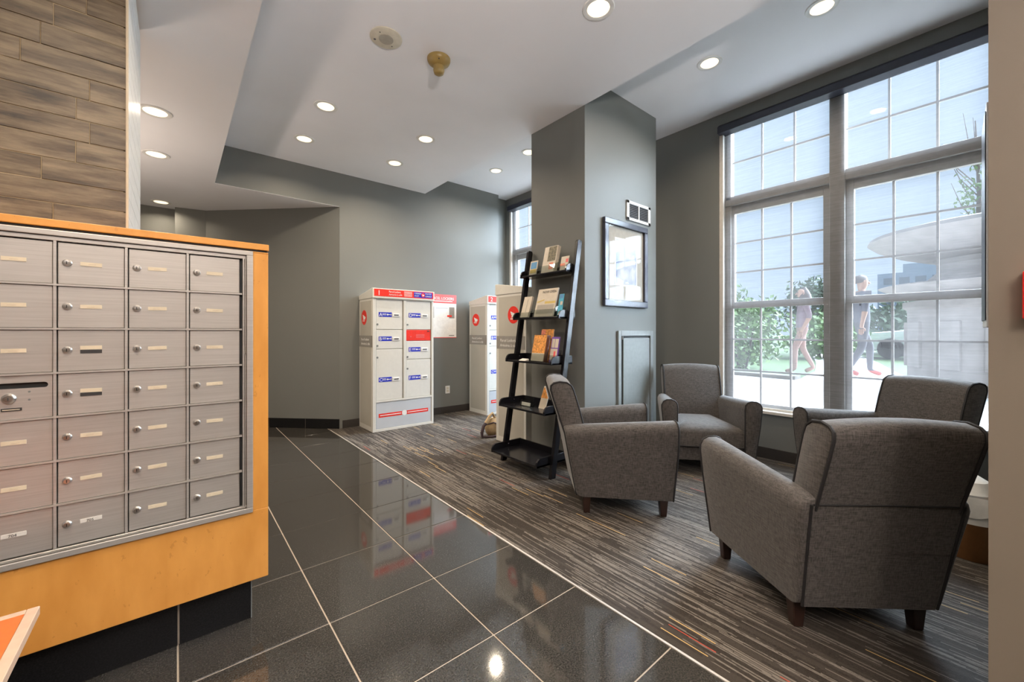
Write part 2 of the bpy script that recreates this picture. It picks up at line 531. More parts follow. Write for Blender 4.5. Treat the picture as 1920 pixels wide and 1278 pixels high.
struct(MB().box(-3.35, 4.6, -3.4, -3.2, -0.05, 3.6).build('wall_rear', M['beige']))
# window wall: openings a (lounge) and b (behind the pillar)
OA, OB = (-0.06, 1.86), (3.37, 5.29)
ZB, ZT = 0.45, 3.335
wm = MB()
wm.box(XW, XW + 0.17, -3.3, 5.5, -0.05, ZB).box(XW, XW + 0.17, -3.3, 5.5, ZT, 3.6)
for a, b in ((-3.3, OA[0]), (OA[1], OB[0]), (OB[1], 5.5)):
    wm.box(XW, XW + 0.17, a, b, ZB, ZT)
struct(wm.build('wall_right', M['wall']))
struct(MB().box(XP, 3.885, 2.312, 3.0, -0.05, 3.55).build('wall_pillar', M['wall']))
# near wall stub at the right edge of the frame
struct(MB().box(1.62, 2.25, -3.2, 0.0195, -0.05, 3.6).build('wall_near', M['beige']))
struct(MB().box(2.25, 4.4, -0.35, -0.075, -0.05, 3.6).build('wall_front', M['wall']))
# base boards
struct(MB().box(1.60, 4.06, YB - 0.012, YB, 0, 0.10).build('baseboard_back', M['base'], bevel=0.003))
struct(MB().box(XW - 0.012, XW, -0.075, YB + 0.12, 0, 0.105).build('baseboard_right', M['base'], bevel=0.003))
struct(MB().box(XP - 0.012, XP, 2.30, 3.01, 0, 0.10).box(XP - 0.012, 3.897, 2.30, 2.312, 0, 0.10).build('baseboard_pillar', M['base']))
# black tile skirting of the diagonal wall: each tile its own piece
dd = (P1 - P0).normalized(); nn = Vector((-dd.y, dd.x, 0)); nn = -nn if nn.y > 0 else nn
bb = struct(MB().prism([P0 + dd * 0.01, P1, P1 + nn * 0.006, P0 + dd * 0.01 + nn * 0.006], (0, 0, 0.115)).build('baseboard_diagonal', M['grout']))
for t0, t1 in ((0.0, 0.44), (0.446, 0.92), (0.926, 1.40), (1.406, 1.78)):
    a, b = P0 + dd * t0, P0 + dd * t1
    MB().prism([a, b, b + nn * 0.014, a + nn * 0.014], (0, 0, 0.12)).build('skirting_tile', M['granite_m'], bb, bevel=0.001, seg=1)

# ------------------------------------------------------------------ stone plank wall above the mail cabinet
YF, XE = 2.11, -0.143
sw = struct(MB().box(-3.2, XE - 0.010, YF + 0.0022, 2.85, 0, ZS).build('wall_stone', M['plank_grout']))
joints = {0: -0.242, 1: -0.276, 2: -0.242, 3: -0.277, 4: -0.358, -2: -0.36, 6: -0.331, -3: -0.33, -1: -0.405, 5: -0.46, -4: -0.25, -5: -0.42, -6: -0.29, -7: -0.38, 7: -0.27, -8: -0.26}
for r in range(-8, 8):
    zt = 2.116 - 0.0775 * r; zb = zt - 0.0755
    zt = min(zt, ZS - 0.001)
    if zt - zb < 0.01: continue
    xs = [XE - 0.002, joints[r]]
    while xs[-1] > -1.6: xs.append(xs[-1] - (0.60 if (r % 2) else 0.45))
    for a, b in zip(xs[:-1], xs[1:]):
        d = random.uniform(-0.0012, 0.0012)
        MB().box(b + 0.001, a - 0.001, YF + d, YF + 0.014, zb, zt).build('stone_plank', M['plank'], sw, bevel=0.0012, seg=1)
    # return face tiles
    MB().box(XE - 0.014, XE, YF + 0.012, 2.47 if r % 2 else 2.30, zb, zt).build('return_tile', M['white'], sw, bevel=0.001, seg=1)
    MB().box(XE - 0.014, XE, 2.472 if r % 2 else 2.302, 2.85, zb, zt).build('return_tile', M['white'], sw, bevel=0.001, seg=1)
MB().box(XE - 0.004, XE + 0.004, YF - 0.004, YF + 0.012, 1.0, ZS).build('corner_trim', M['trimlt'], sw, bevel=0.002)

# ------------------------------------------------------------------ windows
FX0, FX1 = 4.395, 4.465
def window_unit(name, ylo, yhi, outer):      # outer = +1: jamb at yhi, mullion at ylo
    wn = struct(bpy.data.objects.new(name, None)); COL.objects.link(wn)
    wn.location = (FX0, (ylo + yhi) / 2, ZB); ORG[wn] = Vector(wn.location)
    def yy(d):           # d from the jamb side
        return yhi - d if outer > 0 else ylo + d
    W = yhi - ylo
    def bx(mb, d0, d1, z0, z1, x0=FX0, x1=FX1):
        a, b = yy(d0), yy(d1)
        return mb.box(x0, x1, min(a, b), max(a, b), z0, z1)
    fr = MB()
    bx(fr, -0.01, 0.03, ZB, ZT, XW + 0.002, FX1); bx(fr, 0.03, 0.08, ZB, ZT)
    bx(fr, 0.03, W, ZT - 0.04, ZT); bx(fr, 0.03, W, 2.50, 2.56, FX0 - 0.012, FX1); bx(fr, 0.03, W, 2.56, 2.594); bx(fr, 0.0, W, ZB, 0.475, FX0 - 0.02, FX1)
    fr.build('frame', M['winframe'], wn, bevel=0.004)
    def sash(d0, d1, z0, z1, s0, s1, zb_, zt_, cols, rows, xa, xb):
        m = MB()
        bx(m, d0, d0 + s0, z0, z1, xa, xb); bx(m, d1 - s1, d1, z0, z1, xa, xb)
        if zb_: bx(m, d0 + s0, d1 - s1, z0, z0 + zb_, xa, xb)
        if zt_: bx(m, d0 + s0, d1 - s1, z1 - zt_, z1, xa, xb)
        so = m.build('sash', M['winframe'], wn, bevel=0.004)
        g0, g1, h0, h1 = d0 + s0, d1 - s1, z0 + zb_, z1 - zt_
        xm = (xa + xb) / 2
        for c in range(1, cols):
            d = g0 + (g1 - g0) * c / cols
            mm = MB(); bx(mm, d - 0.008, d + 0.008, h0, h1, xm - 0.006, xm + 0.006); mm.build('muntin', M['winframe'], so)
        for r in range(1, rows):
            z = h0 + (h1 - h0) * r / rows
            mm = MB(); bx(mm, g0, g1, z - 0.008, z + 0.008, xm - 0.005, xm + 0.005); mm.build('muntin', M['winframe'], so)
        for c in range(cols):
            for r in range(rows):
                a, b = g0 + (g1 - g0) * c / cols, g0 + (g1 - g0) * (c + 1) / cols
                z0_, z1_ = h0 + (h1 - h0) * r / rows, h0 + (h1 - h0) * (r + 1) / rows
                mm = MB(); bx(mm, a, b, z0_, z1_, xm + 0.008, xm + 0.012); mm.build('pane', M['pane'], so)
    sash(0.08, W, 2.594, ZT - 0.04, 0.002, 0.002, 0.002, 0.0, 3, 2, FX0 + 0.02, FX1)
    sash(0.08, W, 1.446, 2.50, 0.027, 0.053, 0.065, 0.085, 3, 3, FX0 + 0.025, FX1)
    sash(0.08, W, 0.475, 1.446, 0.022, 0.045, 0.03, 0.002, 3, 3, FX0 + 0.005, FX0 + 0.03)
    return wn
for k, (a, b) in enumerate((OA, OB)):
    mid = (a + b) / 2 - 0.003
    window_unit('window_%d' % (2 * k + 1), mid + 0.0535, b - 0.01, 1)
    window_unit('window_%d' % (2 * k + 2), a + 0.01, mid - 0.0535, -1)
    struct(MB().box(4.375, 4.47, mid - 0.0535, mid + 0.0535, ZB, ZT).build('trim_%d' % (2 + k), M['winframe'], bevel=0.006))
    struct(MB().box(XW - 0.03, 4.40, a - 0.02, b + 0.02, ZB - 0.025, ZB + 0.005).build('trim_%d' % (4 + k), M['winframe'], bevel=0.005))

def roller_blind(a, b, label):
    t = thing('roller_blind', label, 'blind', (4.36, (a + b) / 2, ZB + 0.02), world=True, group='sheer roller blinds')
    MB().prism([(XW - 0.055, a + 0.005, 3.235), (XW + 0.05, a + 0.005, 3.225), (XW + 0.05, a + 0.005, 3.33), (XW - 0.02, a + 0.005, 3.33), (XW - 0.055, a + 0.005, 3.30)], (0, b - a - 0.01, 0)).build('cassette', M['cassette'], t, bevel=0.004)
    MB().box(4.362, 4.3624, a + 0.02, b - 0.02, 0.475, 3.24).build('fabric', M['blind'], t)
    MB().box(4.356, 4.368, a + 0.02, b - 0.02, 0.460, 0.478).build('hem_bar', M['winframe'], t, bevel=0.003)
    # bead chain at the jamb
    MB().tube([(4.345, b - 0.012, 3.2), (4.345, b - 0.012, 1.6)], 0.002, 6).build('bead_chain', M['steel'], t)
roller_blind(OA[0], OA[1], 'sheer white roller blind over the large lounge window behind the armchairs')
roller_blind(OB[0], OB[1], 'sheer white roller blind over the narrow window strip beyond the pillar')

# ------------------------------------------------------------------ pot lights
ring_me = MB().lathe((0, 0, 0), [(0.068, 0.0), (0.068, -0.004), (0.080, -0.008), (0.094, -0.006), (0.097, 0.0)], 28).mesh('trim_ring', smooth=True)
ring_me.materials.append(M['white'])
lens_me = MB().lathe((0, 0, 0), [(0.07, 0.001), (0.066, -0.005), (0.04, -0.006), (0.004, -0.0065)], 24).mesh('lens', smooth=True)
lens_me.materials.append(M['lens'])
def pot(x, y, z, label, group, power=1.0):
    t = thing('recessed_light', label, 'ceiling light', (x, y, z), group=group)
    for nm, me in (('trim_ring', ring_me), ('lens', lens_me)):
        o = bpy.data.objects.new(nm, me); COL.objects.link(o); o.parent = t
    ld = bpy.data.lights.new('lamp', 'AREA'); ld.shape = 'DISK'; ld.size = 0.12
    ld.energy = POT * power; ld.color = (1.0, 0.83, 0.63); ld.spread = math.radians(150)
    lo = bpy.data.objects.new('lamp', ld); COL.objects.link(lo); lo.parent = t; lo.location = (0, 0, -0.012)
    return t
G1, G2, G3 = 'recessed lights in the main ceiling', 'recessed lights in the raised ceiling', 'recessed lights in the low soffit'
pot(1.01, 3.775, ZC, 'round recessed light in main ceiling, nearer of the left pair', G1)
pot(1.01, 4.55, ZC, 'round recessed light in main ceiling, left one closest to the far grey wall', G1)
pot(1.97, 3.76, ZC, 'round recessed light in main ceiling, nearer of the middle pair', G1)
pot(1.97, 4.525, ZC, 'round recessed light in main ceiling above the number 1 locker', G1)
pot(1.988, 1.569, ZC, 'large recessed light at the top edge of the photo, centre', G1)
pot(1.01, 1.569, ZC, 'added recessed light above the tile floor, out of the frame', G1)  # unseen light added along the ceiling grid
pot(0.75, -2.3, ZC, 'added recessed fill light behind the camera in the main ceiling, out of the frame', G1)  # unseen, added as extra fill from behind
pot(3.428, 4.481, ZR, 'small recessed light in raised ceiling left of the pillar', G2)
pot(3.39, 3.76, ZR, 'recessed light half hidden by the pillar edge', G2)
pot(3.43, 1.55, ZR, 'recessed light in raised ceiling beside the pillar top, above the armchairs', G2)
pot(3.44, 0.788, ZR, 'recessed light at the top right, closest to the window blind cassette', G2)
pot(-0.114, 3.817, ZS, 'largest warm recessed light in low soffit beside the stone wall', G3)
pot(-0.135, 4.729, ZS, 'middle of the three warm recessed lights in the low soffit', G3)
pot(-0.14, 6.42, ZS, 'farthest recessed light in low soffit, over the corridor end', G3, 0.35)
pot(-0.40, 1.05, ZS, 'added recessed fill light above the mailbox fronts, out of the frame', G3, 1.3)  # unseen, added to light the mailbox fronts
pot(0.10, -0.9, ZS, 'added recessed fill light behind the camera in the soffit, out of the frame', G3, 1.6)  # unseen, added for frontal light on the mailboxes

# fill uplighters added out of view: behind the camera and behind the stone wall
def uplighter(label, x, y, z, zc, power, col):
    t = thing('fill_uplighter', label, 'fill lamp', (x, y, z), group='added fill bowls out of the frame')
    h = zc - z
    MB().lathe((0, 0, 0), [(0.02, -0.10), (0.16, -0.07), (0.26, 0.02), (0.30, 0.10), (0.285, 0.10), (0.24, 0.03), (0.14, -0.05), (0.02, -0.08)], 32).build('bowl', M['white'], t, smooth=40)
    for a in (0.3, 2.4, 4.5):
        MB().tube([(0.27 * math.cos(a), 0.27 * math.sin(a), 0.08), (0.01 * math.cos(a), 0.01 * math.sin(a), h)], 0.004, 6).build('rod', M['chrome'], t)
    MB().lathe((0, 0, h), [(0.07, -0.03), (0.07, 0.0), (0.01, 0.0)], 20).build('canopy', M['white'], t, smooth=30)
    ld = bpy.data.lights.new('lamp', 'AREA'); ld.shape = 'DISK'; ld.size = 0.3; ld.energy = power; ld.color = col
    lo = bpy.data.objects.new('lamp', ld); COL.objects.link(lo); lo.parent = t; lo.location = (0, 0, 0.05); lo.rotation_euler = (PI, 0, 0)
uplighter('added bowl-shaped fill uplighter in the lobby behind the camera, out of the frame', 0.0, -1.3, 1.75, ZS, FILL_UPLIGHT, (1.0, 0.92, 0.86))  # unseen lamp added to brighten the ceilings
uplighter('added bowl-shaped fill uplighter in the corridor hidden behind the stone wall', -1.15, 4.3, 1.55, ZS, FILL_UPLIGHT * 0.11, (1.0, 0.83, 0.70))  # hidden lamp added to brighten the soffit

# ceiling devices
t = thing('ceiling_speaker', 'flat round off-white speaker grille on the main ceiling', 'speaker', (1.087, 2.637, ZC))
MB().lathe((0, 0, 0), [(0.104, 0.0), (0.104, -0.006), (0.092, -0.012), (0.01, -0.012)], 32).build('plate', M['cream'], t, smooth=30)
MB().lathe((0, 0, 0), [(0.048, -0.011), (0.047, -0.015), (0.005, -0.0155)], 24).build('grille', M['creamdk'], t, smooth=30)
for a in (0.6, 0.6 + PI):
    MB().cyl((0.07 * math.cos(a), 0.07 * math.sin(a), -0.011), (0.07 * math.cos(a), 0.07 * math.sin(a), -0.0135), 0.004, n=8).build('screw', M['ink'], t)
MB().cyl((-0.06, 0.045, -0.011), (-0.06, 0.045, -0.0135), 0.008, n=10).build('indicator', M['grille'], t)
t = thing('smoke_detector', 'yellowed smoke detector with stepped cone on the main ceiling', 'smoke detector', (1.467, 2.60, ZC))
MB().lathe((0, 0, 0), [(0.083, 0.0), (0.083, -0.012), (0.076, -0.028), (0.045, -0.052), (0.035, -0.055)], 32).build('base', M['smoke'], t, smooth=30)
MB().lathe((0, 0, 0), [(0.038, -0.05), (0.040, -0.085), (0.034, -0.105), (0.022, -0.113), (0.003, -0.114)], 24).build('sensing_head', M['smoke'], t, smooth=50)
MB().cyl((-0.03, -0.055, -0.036), (-0.033, -0.06, -0.04), 0.005, n=8).build('test_light', M['ink'], t)
# ------------------------------------------------------------------ mailbox cabinet
YC = 1.95
cab = thing('mailbox_cabinet', 'orange maple cabinet holding rows of aluminium mailbox doors', 'mailbox unit', (-0.7, YC + 0.2, 0), world=True)
CX0, CX1 = -1.75, 0.296
MB().box(CX0, CX1, YC, YC + 0.158, 0.187, 0.472).box(CX0, CX1, YC, YC + 0.158, 1.525, 1.531).box(0.235, CX1, YC, YC + 0.158, 0.472, 1.525).box(CX0, 0.235, YC + 0.05, YC + 0.158, 0.472, 1.525).build('body', M['maple'], cab, bevel=0.002)
MB().box(CX0, CX1 + 0.002, YC - 0.004, YC + 0.158, 1.539, 1.564).build('top', M['maple'], cab, bevel=0.002)
MB().box(CX0, CX1 - 0.004, YC + 0.004, YC + 0.15, 1.530, 1.540).build('shadow_gap', M['dark'], cab)
MB().box(CX0, 0.236, YC + 0.07, YC + 0.155, 0.0, 0.19).build('toe_kick', M['grout'], cab)
for a, b in ((0.010, 0.242), (-0.470, 0.004), (-0.953, -0.476), (-1.436, -0.959)):
    MB().box(a, b, YC + 0.062, YC + 0.072, 0.0, 0.188).build('toe_kick_tile', M['granite_m'], cab, bevel=0.001, seg=1)
MB().box(0.2425, 0.246, YC + 0.062, YC + 0.15, 0.0, 0.188).build('toe_kick_trim', M['panelgrey'], cab)
# aluminium frame
FX = 0.241
ZF0, ZF1 = 0.469, 1.529
fm = MB()
fm.box(CX0 + 0.1, FX, YC - 0.010, YC + 0.05, ZF1 - 0.018, ZF1).box(CX0 + 0.1, FX, YC - 0.010, YC + 0.05, ZF0, ZF0 + 0.020).box(FX - 0.022, FX, YC - 0.010, YC + 0.05, ZF0 + 0.020, ZF1 - 0.018)
fm.build('frame', M['alu'], cab, bevel=0.002)
MB().box(CX0 + 0.1, FX - 0.022, YC - 0.004, YC + 0.05, ZF1 - 0.033, ZF1 - 0.020).box(CX0 + 0.1, FX - 0.022, YC - 0.004, YC + 0.05, ZF0 + 0.022, ZF0 + 0.030).box(0.206, 0.212, YC - 0.006, YC + 0.05, ZF0 + 0.025, ZF1 - 0.03).box(0.2135, 0.2175, YC - 0.004, YC + 0.05, ZF0 + 0.022, ZF1 - 0.02).build('inner_frame', M['alu'], cab, bevel=0.001, seg=1)
MB().box(0.212, 0.2185, YC - 0.007, YC, 1.115, 1.128).build('latch', M['chrome'], cab)
MB().box(CX0 + 0.1, FX - 0.005, YC + 0.012, YC + 0.05, ZF0, ZF1).build('back_plate', M['dark'], cab)
cols = [0.201 - 0.1675 * k for k in range(0, 8)]          # right edges
rows = [1.4965 - 0.1425 * k for k in range(8)]
for k in range(1, 7):
    MB().box(cols[k] - 0.0035, cols[k] + 0.0035, YC - 0.003, YC + 0.03, rows[7] + 0.002, rows[0]).build('divider', M['alu'], cab)
for k in range(1, 7):
    MB().box(cols[7], 0.204, YC - 0.005, YC + 0.02, rows[k] - 0.003, rows[k] + 0.003).build('divider', M['alu'], cab)
DW, DH = 0.1675 - 0.0115, 0.1425 - 0.008
door_me = MB().box(0, DW, 0, 0.012, 0, DH).mesh('mailbox_door', 0.0015, 1); door_me.materials.append(M['alu'])
lock_m = MB().lathe((0, 0, 0), [(0.0115, 0), (0.0115, 0.003), (0.0085, 0.006), (0.0075, 0.009), (0.0005, 0.0095)], 18)
lock_m.xform(Matrix.Rotation(PI / 2, 4, 'X'))
lock_me = lock_m.mesh('lock', smooth=35); lock_me.materials.append(M['chrome'])
slot_me = MB().box(-0.001, 0.001, -0.0105, -0.009, -0.005, 0.004).mesh('keyhole'); slot_me.materials.append(M['ink'])
lab_me = MB().box(0, 0.051, -0.0015, 0.001, 0, 0.0125).mesh('label_strip'); lab_me.materials.append(M['labelpaper'])
labw_me = MB().box(0, 0.051, -0.0015, 0.001, 0, 0.0125).mesh('label_strip'); labw_me.materials.append(M['labelwhite'])
bar_me = MB().box(0, 0.051, -0.0012, 0.001, 0, 0.0115).mesh('name_bar'); bar_me.materials.append(M['ink'])
pinmark_me = MB().box(0, 0.018, -0.0019, -0.0014, 0, 0.0016).mesh('faded_print'); pinmark_me.materials.append(M['trimlt'])
def link(nm, me, par, loc):
    o = bpy.data.objects.new(nm, me); COL.objects.link(o); o.parent = par; o.location = Vector(loc); return o
for c in range(7):
    for r in range(7):
        x = cols[c] - 0.1675 + 0.0065; z = rows[r + 1] + 0.004
        if c == 3 and r == 3:
            m = MB()   # outgoing mail panel with a rounded slot
            x0, x1 = cols[c] - 0.161, cols[c] - 0.0055
            m.box(x0, x1, YC, YC + 0.012, z, z + 0.094).box(x0, x1, YC, YC + 0.012, z + 0.112, z + DH).box(x0, x0 + 0.014, YC, YC + 0.012, z + 0.094, z + 0.112)
            m.prism([(x1, YC, z + 0.094), (x1, YC, z + 0.112)] + [(x1 - 0.018 + 0.009 * math.cos(a), YC, z + 0.103 + 0.009 * math.sin(a)) for a in [PI / 2 - PI * q / 8 for q in range(9)]], (0, 0.012, 0))
            d = m.build('outgoing_mail_panel', M['alu'], cab)
            lc = link('lock', lock_me, d, Vector((x0 + 0.066, YC, z + 0.065)) - ORG[cab]); lc.scale = (1.35, 1.2, 1.35)
            link('keyhole', slot_me, d, Vector((x0 + 0.066, YC - 0.002, z + 0.065)) - ORG[cab])
            MB().box(x0 + 0.050, x0 + 0.092, YC - 0.002, YC, z + 0.026, z + 0.035).build('nameplate', M['ink'], d)
            MB().box(x0 + 0.053, x0 + 0.088, YC - 0.0026, YC - 0.0019, z + 0.0292, z + 0.0315).build('faded_print', M['labelpaper'], d)
            for zz in (0.058, 0.083):
                MB().cyl((x0 + 0.107, YC - 0.001, z + zz), (x0 + 0.107, YC + 0.001, z + zz), 0.003, n=10).build('rivet', M['panelgrey'], d)
            continue
        d = link('mailbox_door', door_me, cab, Vector((x, YC, z)) - ORG[cab])
        zl = DH - 0.065
        link('lock', lock_me, d, (0.0205, 0, zl)); link('keyhole', slot_me, d, (0.0205, 0, zl))
        tilt = random.uniform(-0.03, 0.03)
        num = {(3, 6): '704', (2, 6): '705'}.get((c, r))
        black = c == 2 and r in (2, 3)
        lb = link('label_strip', labw_me if num else lab_me, d, (0.050, 0, zl - 0.006 + (0.006 if black else 0)))
        lb.rotation_euler = (0, tilt, 0)
        if black:
            link('name_bar', bar_me, d, (0.050, 0, zl - 0.0125))
        if num:
            w0 = Vector((x + 0.064, YC - 0.0016, z + zl - 0.0045))
            tx = text(num, 0.012, M['ink'], cab, w0, (1, 0, 0), (0, 0, 1), thick=0.0002)
            tx.parent = d; tx.location = -(Vector((x, YC, z)) - ORG[cab])
        elif not black:
            link('faded_print', pinmark_me, d, (0.050 + random.uniform(0.012, 0.020), 0, zl - 0.0015))

# low side table in the near left corner
t = thing('side_table', 'orange square table top with cream edge in front of the mailboxes', 'table', (-0.75, 1.17, 0), world=True)
TX, TY, TZ = -0.2685, 1.572, 0.5
MB().box(TX - 0.75, TX - 0.022, TY - 0.75, TY - 0.022, TZ - 0.022, TZ - 0.0005).build('table_top', M['orange_top'], t)
eb = MB().box(TX - 0.022, TX, TY - 0.772, TY, TZ - 0.022, TZ).box(TX - 0.772, TX - 0.022, TY - 0.022, TY, TZ - 0.022, TZ).box(TX - 0.772, TX - 0.75, TY - 0.772, TY - 0.022, TZ - 0.022, TZ).box(TX - 0.75, TX - 0.022, TY - 0.772, TY - 0.75, TZ - 0.022, TZ)
eb.build('edge_band', M['cream_edge'], t, bevel=0.0015, seg=1)
MB().lathe((-0.75, 1.17, 0), [(0.2, 0.0), (0.2, 0.012), (0.05, 0.03), (0.03, 0.05), (0.03, 0.42), (0.09, 0.478)], 24).build('pedestal', M['black'], t, smooth=30)

# ------------------------------------------------------------------ parcel lockers
def logo(parent, O, U, V, r):
    mb = MB(); decal(mb, O, U, V, disc(r, 28), 0.0012)
    d = mb.build('emblem', M['red'], parent)
    mb = MB()
    decal(mb, O, U, V, [(x * r, y * r) for x, y in [(-.52, .42), (.62, .02), (.36, -.30), (-.42, -.30), (-.20, -.10), (-.34, -.05)]], 0.0008, 0.0012)
    decal(mb, O, U, V, [(x * r, y * r) for x, y in [(-.52, -.40), (.34, -.40), (.26, -.52), (-.52, -.52)]], 0.0008, 0.0012)
    mb.build('emblem_wing', M['whitefilm'], d)
def keydecal(mb, O, w_, h_):
    pass
def locker(label, loc, rz, number, depth=0.46, detail=True):
    t = thing('parcel_locker', label, 'parcel locker', loc, rz, 'parcel lockers')
    Wd, H0 = 0.812, 1.732
    D = depth
    # carcass behind the doors
    MB().box(0.0, Wd, 0.022, D, 0.0, 1.615).build('body', M['locker'], t, bevel=0.004)
    fr = MB().box(0, 0.04, 0, 0.022, 0, 1.615).box(Wd - 0.03, Wd, 0, 0.022, 0, 1.615).box(0.04, Wd - 0.03, 0, 0.022, 1.602, 1.615).box(0.04, Wd - 0.03, 0, 0.022, 0.352, 0.374).box(0.392, 0.428, 0.0, 0.022, 0.374, 1.602).box(0.04, Wd - 0.03, 0.0, 0.022, 0, 0.03)
    fr.build('front_frame', M['locker'], t, bevel=0.003)
    # sloping roof cap, higher at the front
    MB().prism([(-0.006, -0.012, 1.612), (-0.006, -0.012, H0), (-0.006, 0.03, H0), (-0.006, D + 0.004, 1.668), (-0.006, D + 0.004, 1.612)], (Wd + 0.012, 0, 0)).build('roof', M['locker'], t, bevel=0.004)
    for sx, U in ((-0.0001, (0, -1, 0)), (Wd + 0.0001, (0, 1, 0))):
        U = Vector(U); V = Vector((0, 0, 1))
        O = Vector((sx, D, 0)) if U.y < 0 else Vector((sx, 0, 0))
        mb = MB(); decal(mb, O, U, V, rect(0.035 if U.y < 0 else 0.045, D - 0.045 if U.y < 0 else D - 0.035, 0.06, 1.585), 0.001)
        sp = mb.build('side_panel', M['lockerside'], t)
        mb = MB(); decal(mb, O, U, V, rect(0.0 + 0.012, D - 0.012, 1.02, 1.16), 0.0012, 0.0006)
        mb.build('side_band', M['band'], t)
        c = 0.175 if U.y < 0 else D - 0.20
        logo(t, O + U * c + V * 1.385 + U.cross(V) * 0.001, U, V, 0.092)
        N = U.cross(V)
        text('Parcel Lockers', 0.045, M['whitefilm'], t, O + U * 0.075 + V * 1.098 + N * 0.0018, U, V, width=0.26)
        text('Armoires à colis', 0.045, M['whitefilm'], t, O + U * 0.075 + V * 1.045 + N * 0.0018, U, V, width=0.29)
    U, V, O = Vector((1, 0, 0)), Vector((0, 0, 1)), Vector((0, 0, 0))
    Of = Vector((0, -0.012, 0))
    mb = MB(); decal(mb, Of, U, V, rect(0.012, Wd - 0.012, 1.636, 1.722), 0.0012)
    hd = mb.build('header_sign', M['red'], t)
    text(number, 0.085, M['whitefilm'], hd, (0.05, -0.0135, 1.648), U, V)
    text('Parcel Lockers', 0.033, M['whitefilm'], hd, (0.195, -0.0135, 1.686), U, V, width=0.15)
    text('Armoires à colis', 0.033, M['whitefilm'], hd, (0.195, -0.0135, 1.652), U, V, width=0.17)
    mb = MB(); decal(mb, Of, U, V, rect(0.525, 0.785, 1.646, 1.714), 0.0012, 0.0008)
    mb.build('blue_sign', M['blue'], hd)
    mb = MB()
    for z in (1.655, 1.672, 1.689, 1.706): decal(mb, Of, U, V, rect(0.392, 0.50, z - 0.003, z + 0.003), 0.001, 0.0014)
    mb.build('fine_print', M['whitefilm'], hd)
    for s_, x, wd in (('CANADA', 0.535, 0.09), ('POST', 0.535, 0.06), ('POSTES', 0.683, 0.085), ('CANADA', 0.683, 0.09)):
        text(s_, 0.026, M['whitefilm'], hd, (x, -0.0148, 1.688 if s_ == 'POSTES' or (s_ == 'CANADA' and x < 0.6) else 1.656), U, V, width=wd)
    mb = MB(); decal(mb, Of, U, V, disc(0.026, 18, 0.653, 1.68), 0.0012, 0.002); mb.build('round_mark', M['red'], hd)
    mb = MB(); decal(mb, Of, U, V, [(0.638, 1.692), (0.67, 1.68), (0.66, 1.667), (0.638, 1.667), (0.646, 1.676)], 0.0008, 0.0032); mb.build('wing_mark', M['whitefilm'], hd)
    def door(x0, x1, z0, z1, letter, zl, zk, red=False):
        d = MB().box(x0, x1, 0.008, 0.024, z0, z1).build('door', M['red'] if red else M['locker'], t, bevel=0.003)
        if red:
            mb = MB()
            for z in (z0 + 0.045, z0 + 0.070): decal(mb, Vector((0, 0.008, 0)), U, V, rect(x0 + 0.13, x0 + 0.25, z - 0.008, z + 0.008), 0.001)
            decal(mb, Vector((0, 0.008, 0)), U, V, disc(0.01, 10, x0 + 0.06, z0 + 0.05), 0.001)
            mb.build('red_door_print', M['pinkred'], d)
            MB().box(x1 - 0.05, x1 - 0.02, 0.002, 0.009, z1 - 0.02, z1 - 0.008).build('latch', M['ink'], d)
            return
        mb = MB(); decal(mb, Vector((0, 0.008, 0)), U, V, rect(x0 + 0.03, x0 + 0.195, zl - 0.028, zl + 0.028), 0.0012)
        mb.build('key_label', M['blue'], d)
        text(letter, 0.058, M['whitefilm'], d, (x0 + 0.036, 0.0062, zl - 0.021), U, V)
        mb = MB()
        for z in (zl + 0.010, zl - 0.004): decal(mb, Vector((0, 0.008, 0)), U, V, rect(x0 + 0.075, x0 + 0.125, z - 0.003, z + 0.003), 0.0008, 0.0014)
        kx = x0 + 0.16   # key pictogram
        decal(mb, Vector((0, 0.008, 0)), U, V, disc(0.011, 12, kx - 0.018, zl), 0.0008, 0.0014)
        decal(mb, Vector((0, 0.008, 0)), U, V, rect(kx - 0.012, kx + 0.024, zl - 0.004, zl + 0.004), 0.0008, 0.0014)
        decal(mb, Vector((0, 0.008, 0)), U, V, disc(0.009, 12, kx + 0.022, zl), 0.0008, 0.0014)
        mb.build('key_symbol', M['whitefilm'], d)
        MB().box(x0 + 0.205, x0 + 0.295, 0.001, 0.009, zl - 0.024, zl + 0.018).build('key_slot_plate', M['whitefilm'], d, bevel=0.002)
        MB().box(x0 + 0.222, x0 + 0.282, -0.0008, 0.0015, zl - 0.009, zl + 0.003).build('key_slot', M['ink'], d)
        MB().cyl((x0 + 0.014, 0.003, zk), (x0 + 0.014, 0.010, zk), 0.012, n=14).build('lock', M['panelgrey'], d, smooth=30)
    L0, L1, R0, R1 = 0.045, 0.380, 0.433, 0.772
    door(L0, L1, 1.237, 1.598, 'A', 1.417, 1.296); door(L0, L1, 1.0, 1.229, 'B', 1.122, 1.037); door(L0, L1, 0.378, 0.992, 'C', 0.625, 0.896)
    door(R0, R1, 1.237, 1.598, 'D', 1.417, 1.296); door(R0, R1, 1.095, 1.229, '', 0, 0, True); door(R0, R1, 0.860, 1.087, 'E', 0.982, 0.889); door(R0, R1, 0.378, 0.852, 'F', 0.623, 0.740)
    MB().box(0.382, 0.392, 0.010, 0.024, 0.378, 1.600).box(0.774, 0.780, 0.010, 0.024, 0.378, 1.6).build('hinge_gap', M['band'], t)
    pn = MB().box(0.045, Wd - 0.035, 0.006, 0.024, 0.033, 0.349).build('lower_panel', M['lockergrey'], t, bevel=0.002)
    mb = MB(); decal(mb, Vector((0, 0.006, 0)), U, V, rect(0.075, 0.375, 0.168, 0.214), 0.001); decal(mb, Vector((0, 0.006, 0)), U, V, rect(0.435, 0.735, 0.168, 0.214), 0.001)
    mb.build('red_strip', M['red'], pn)
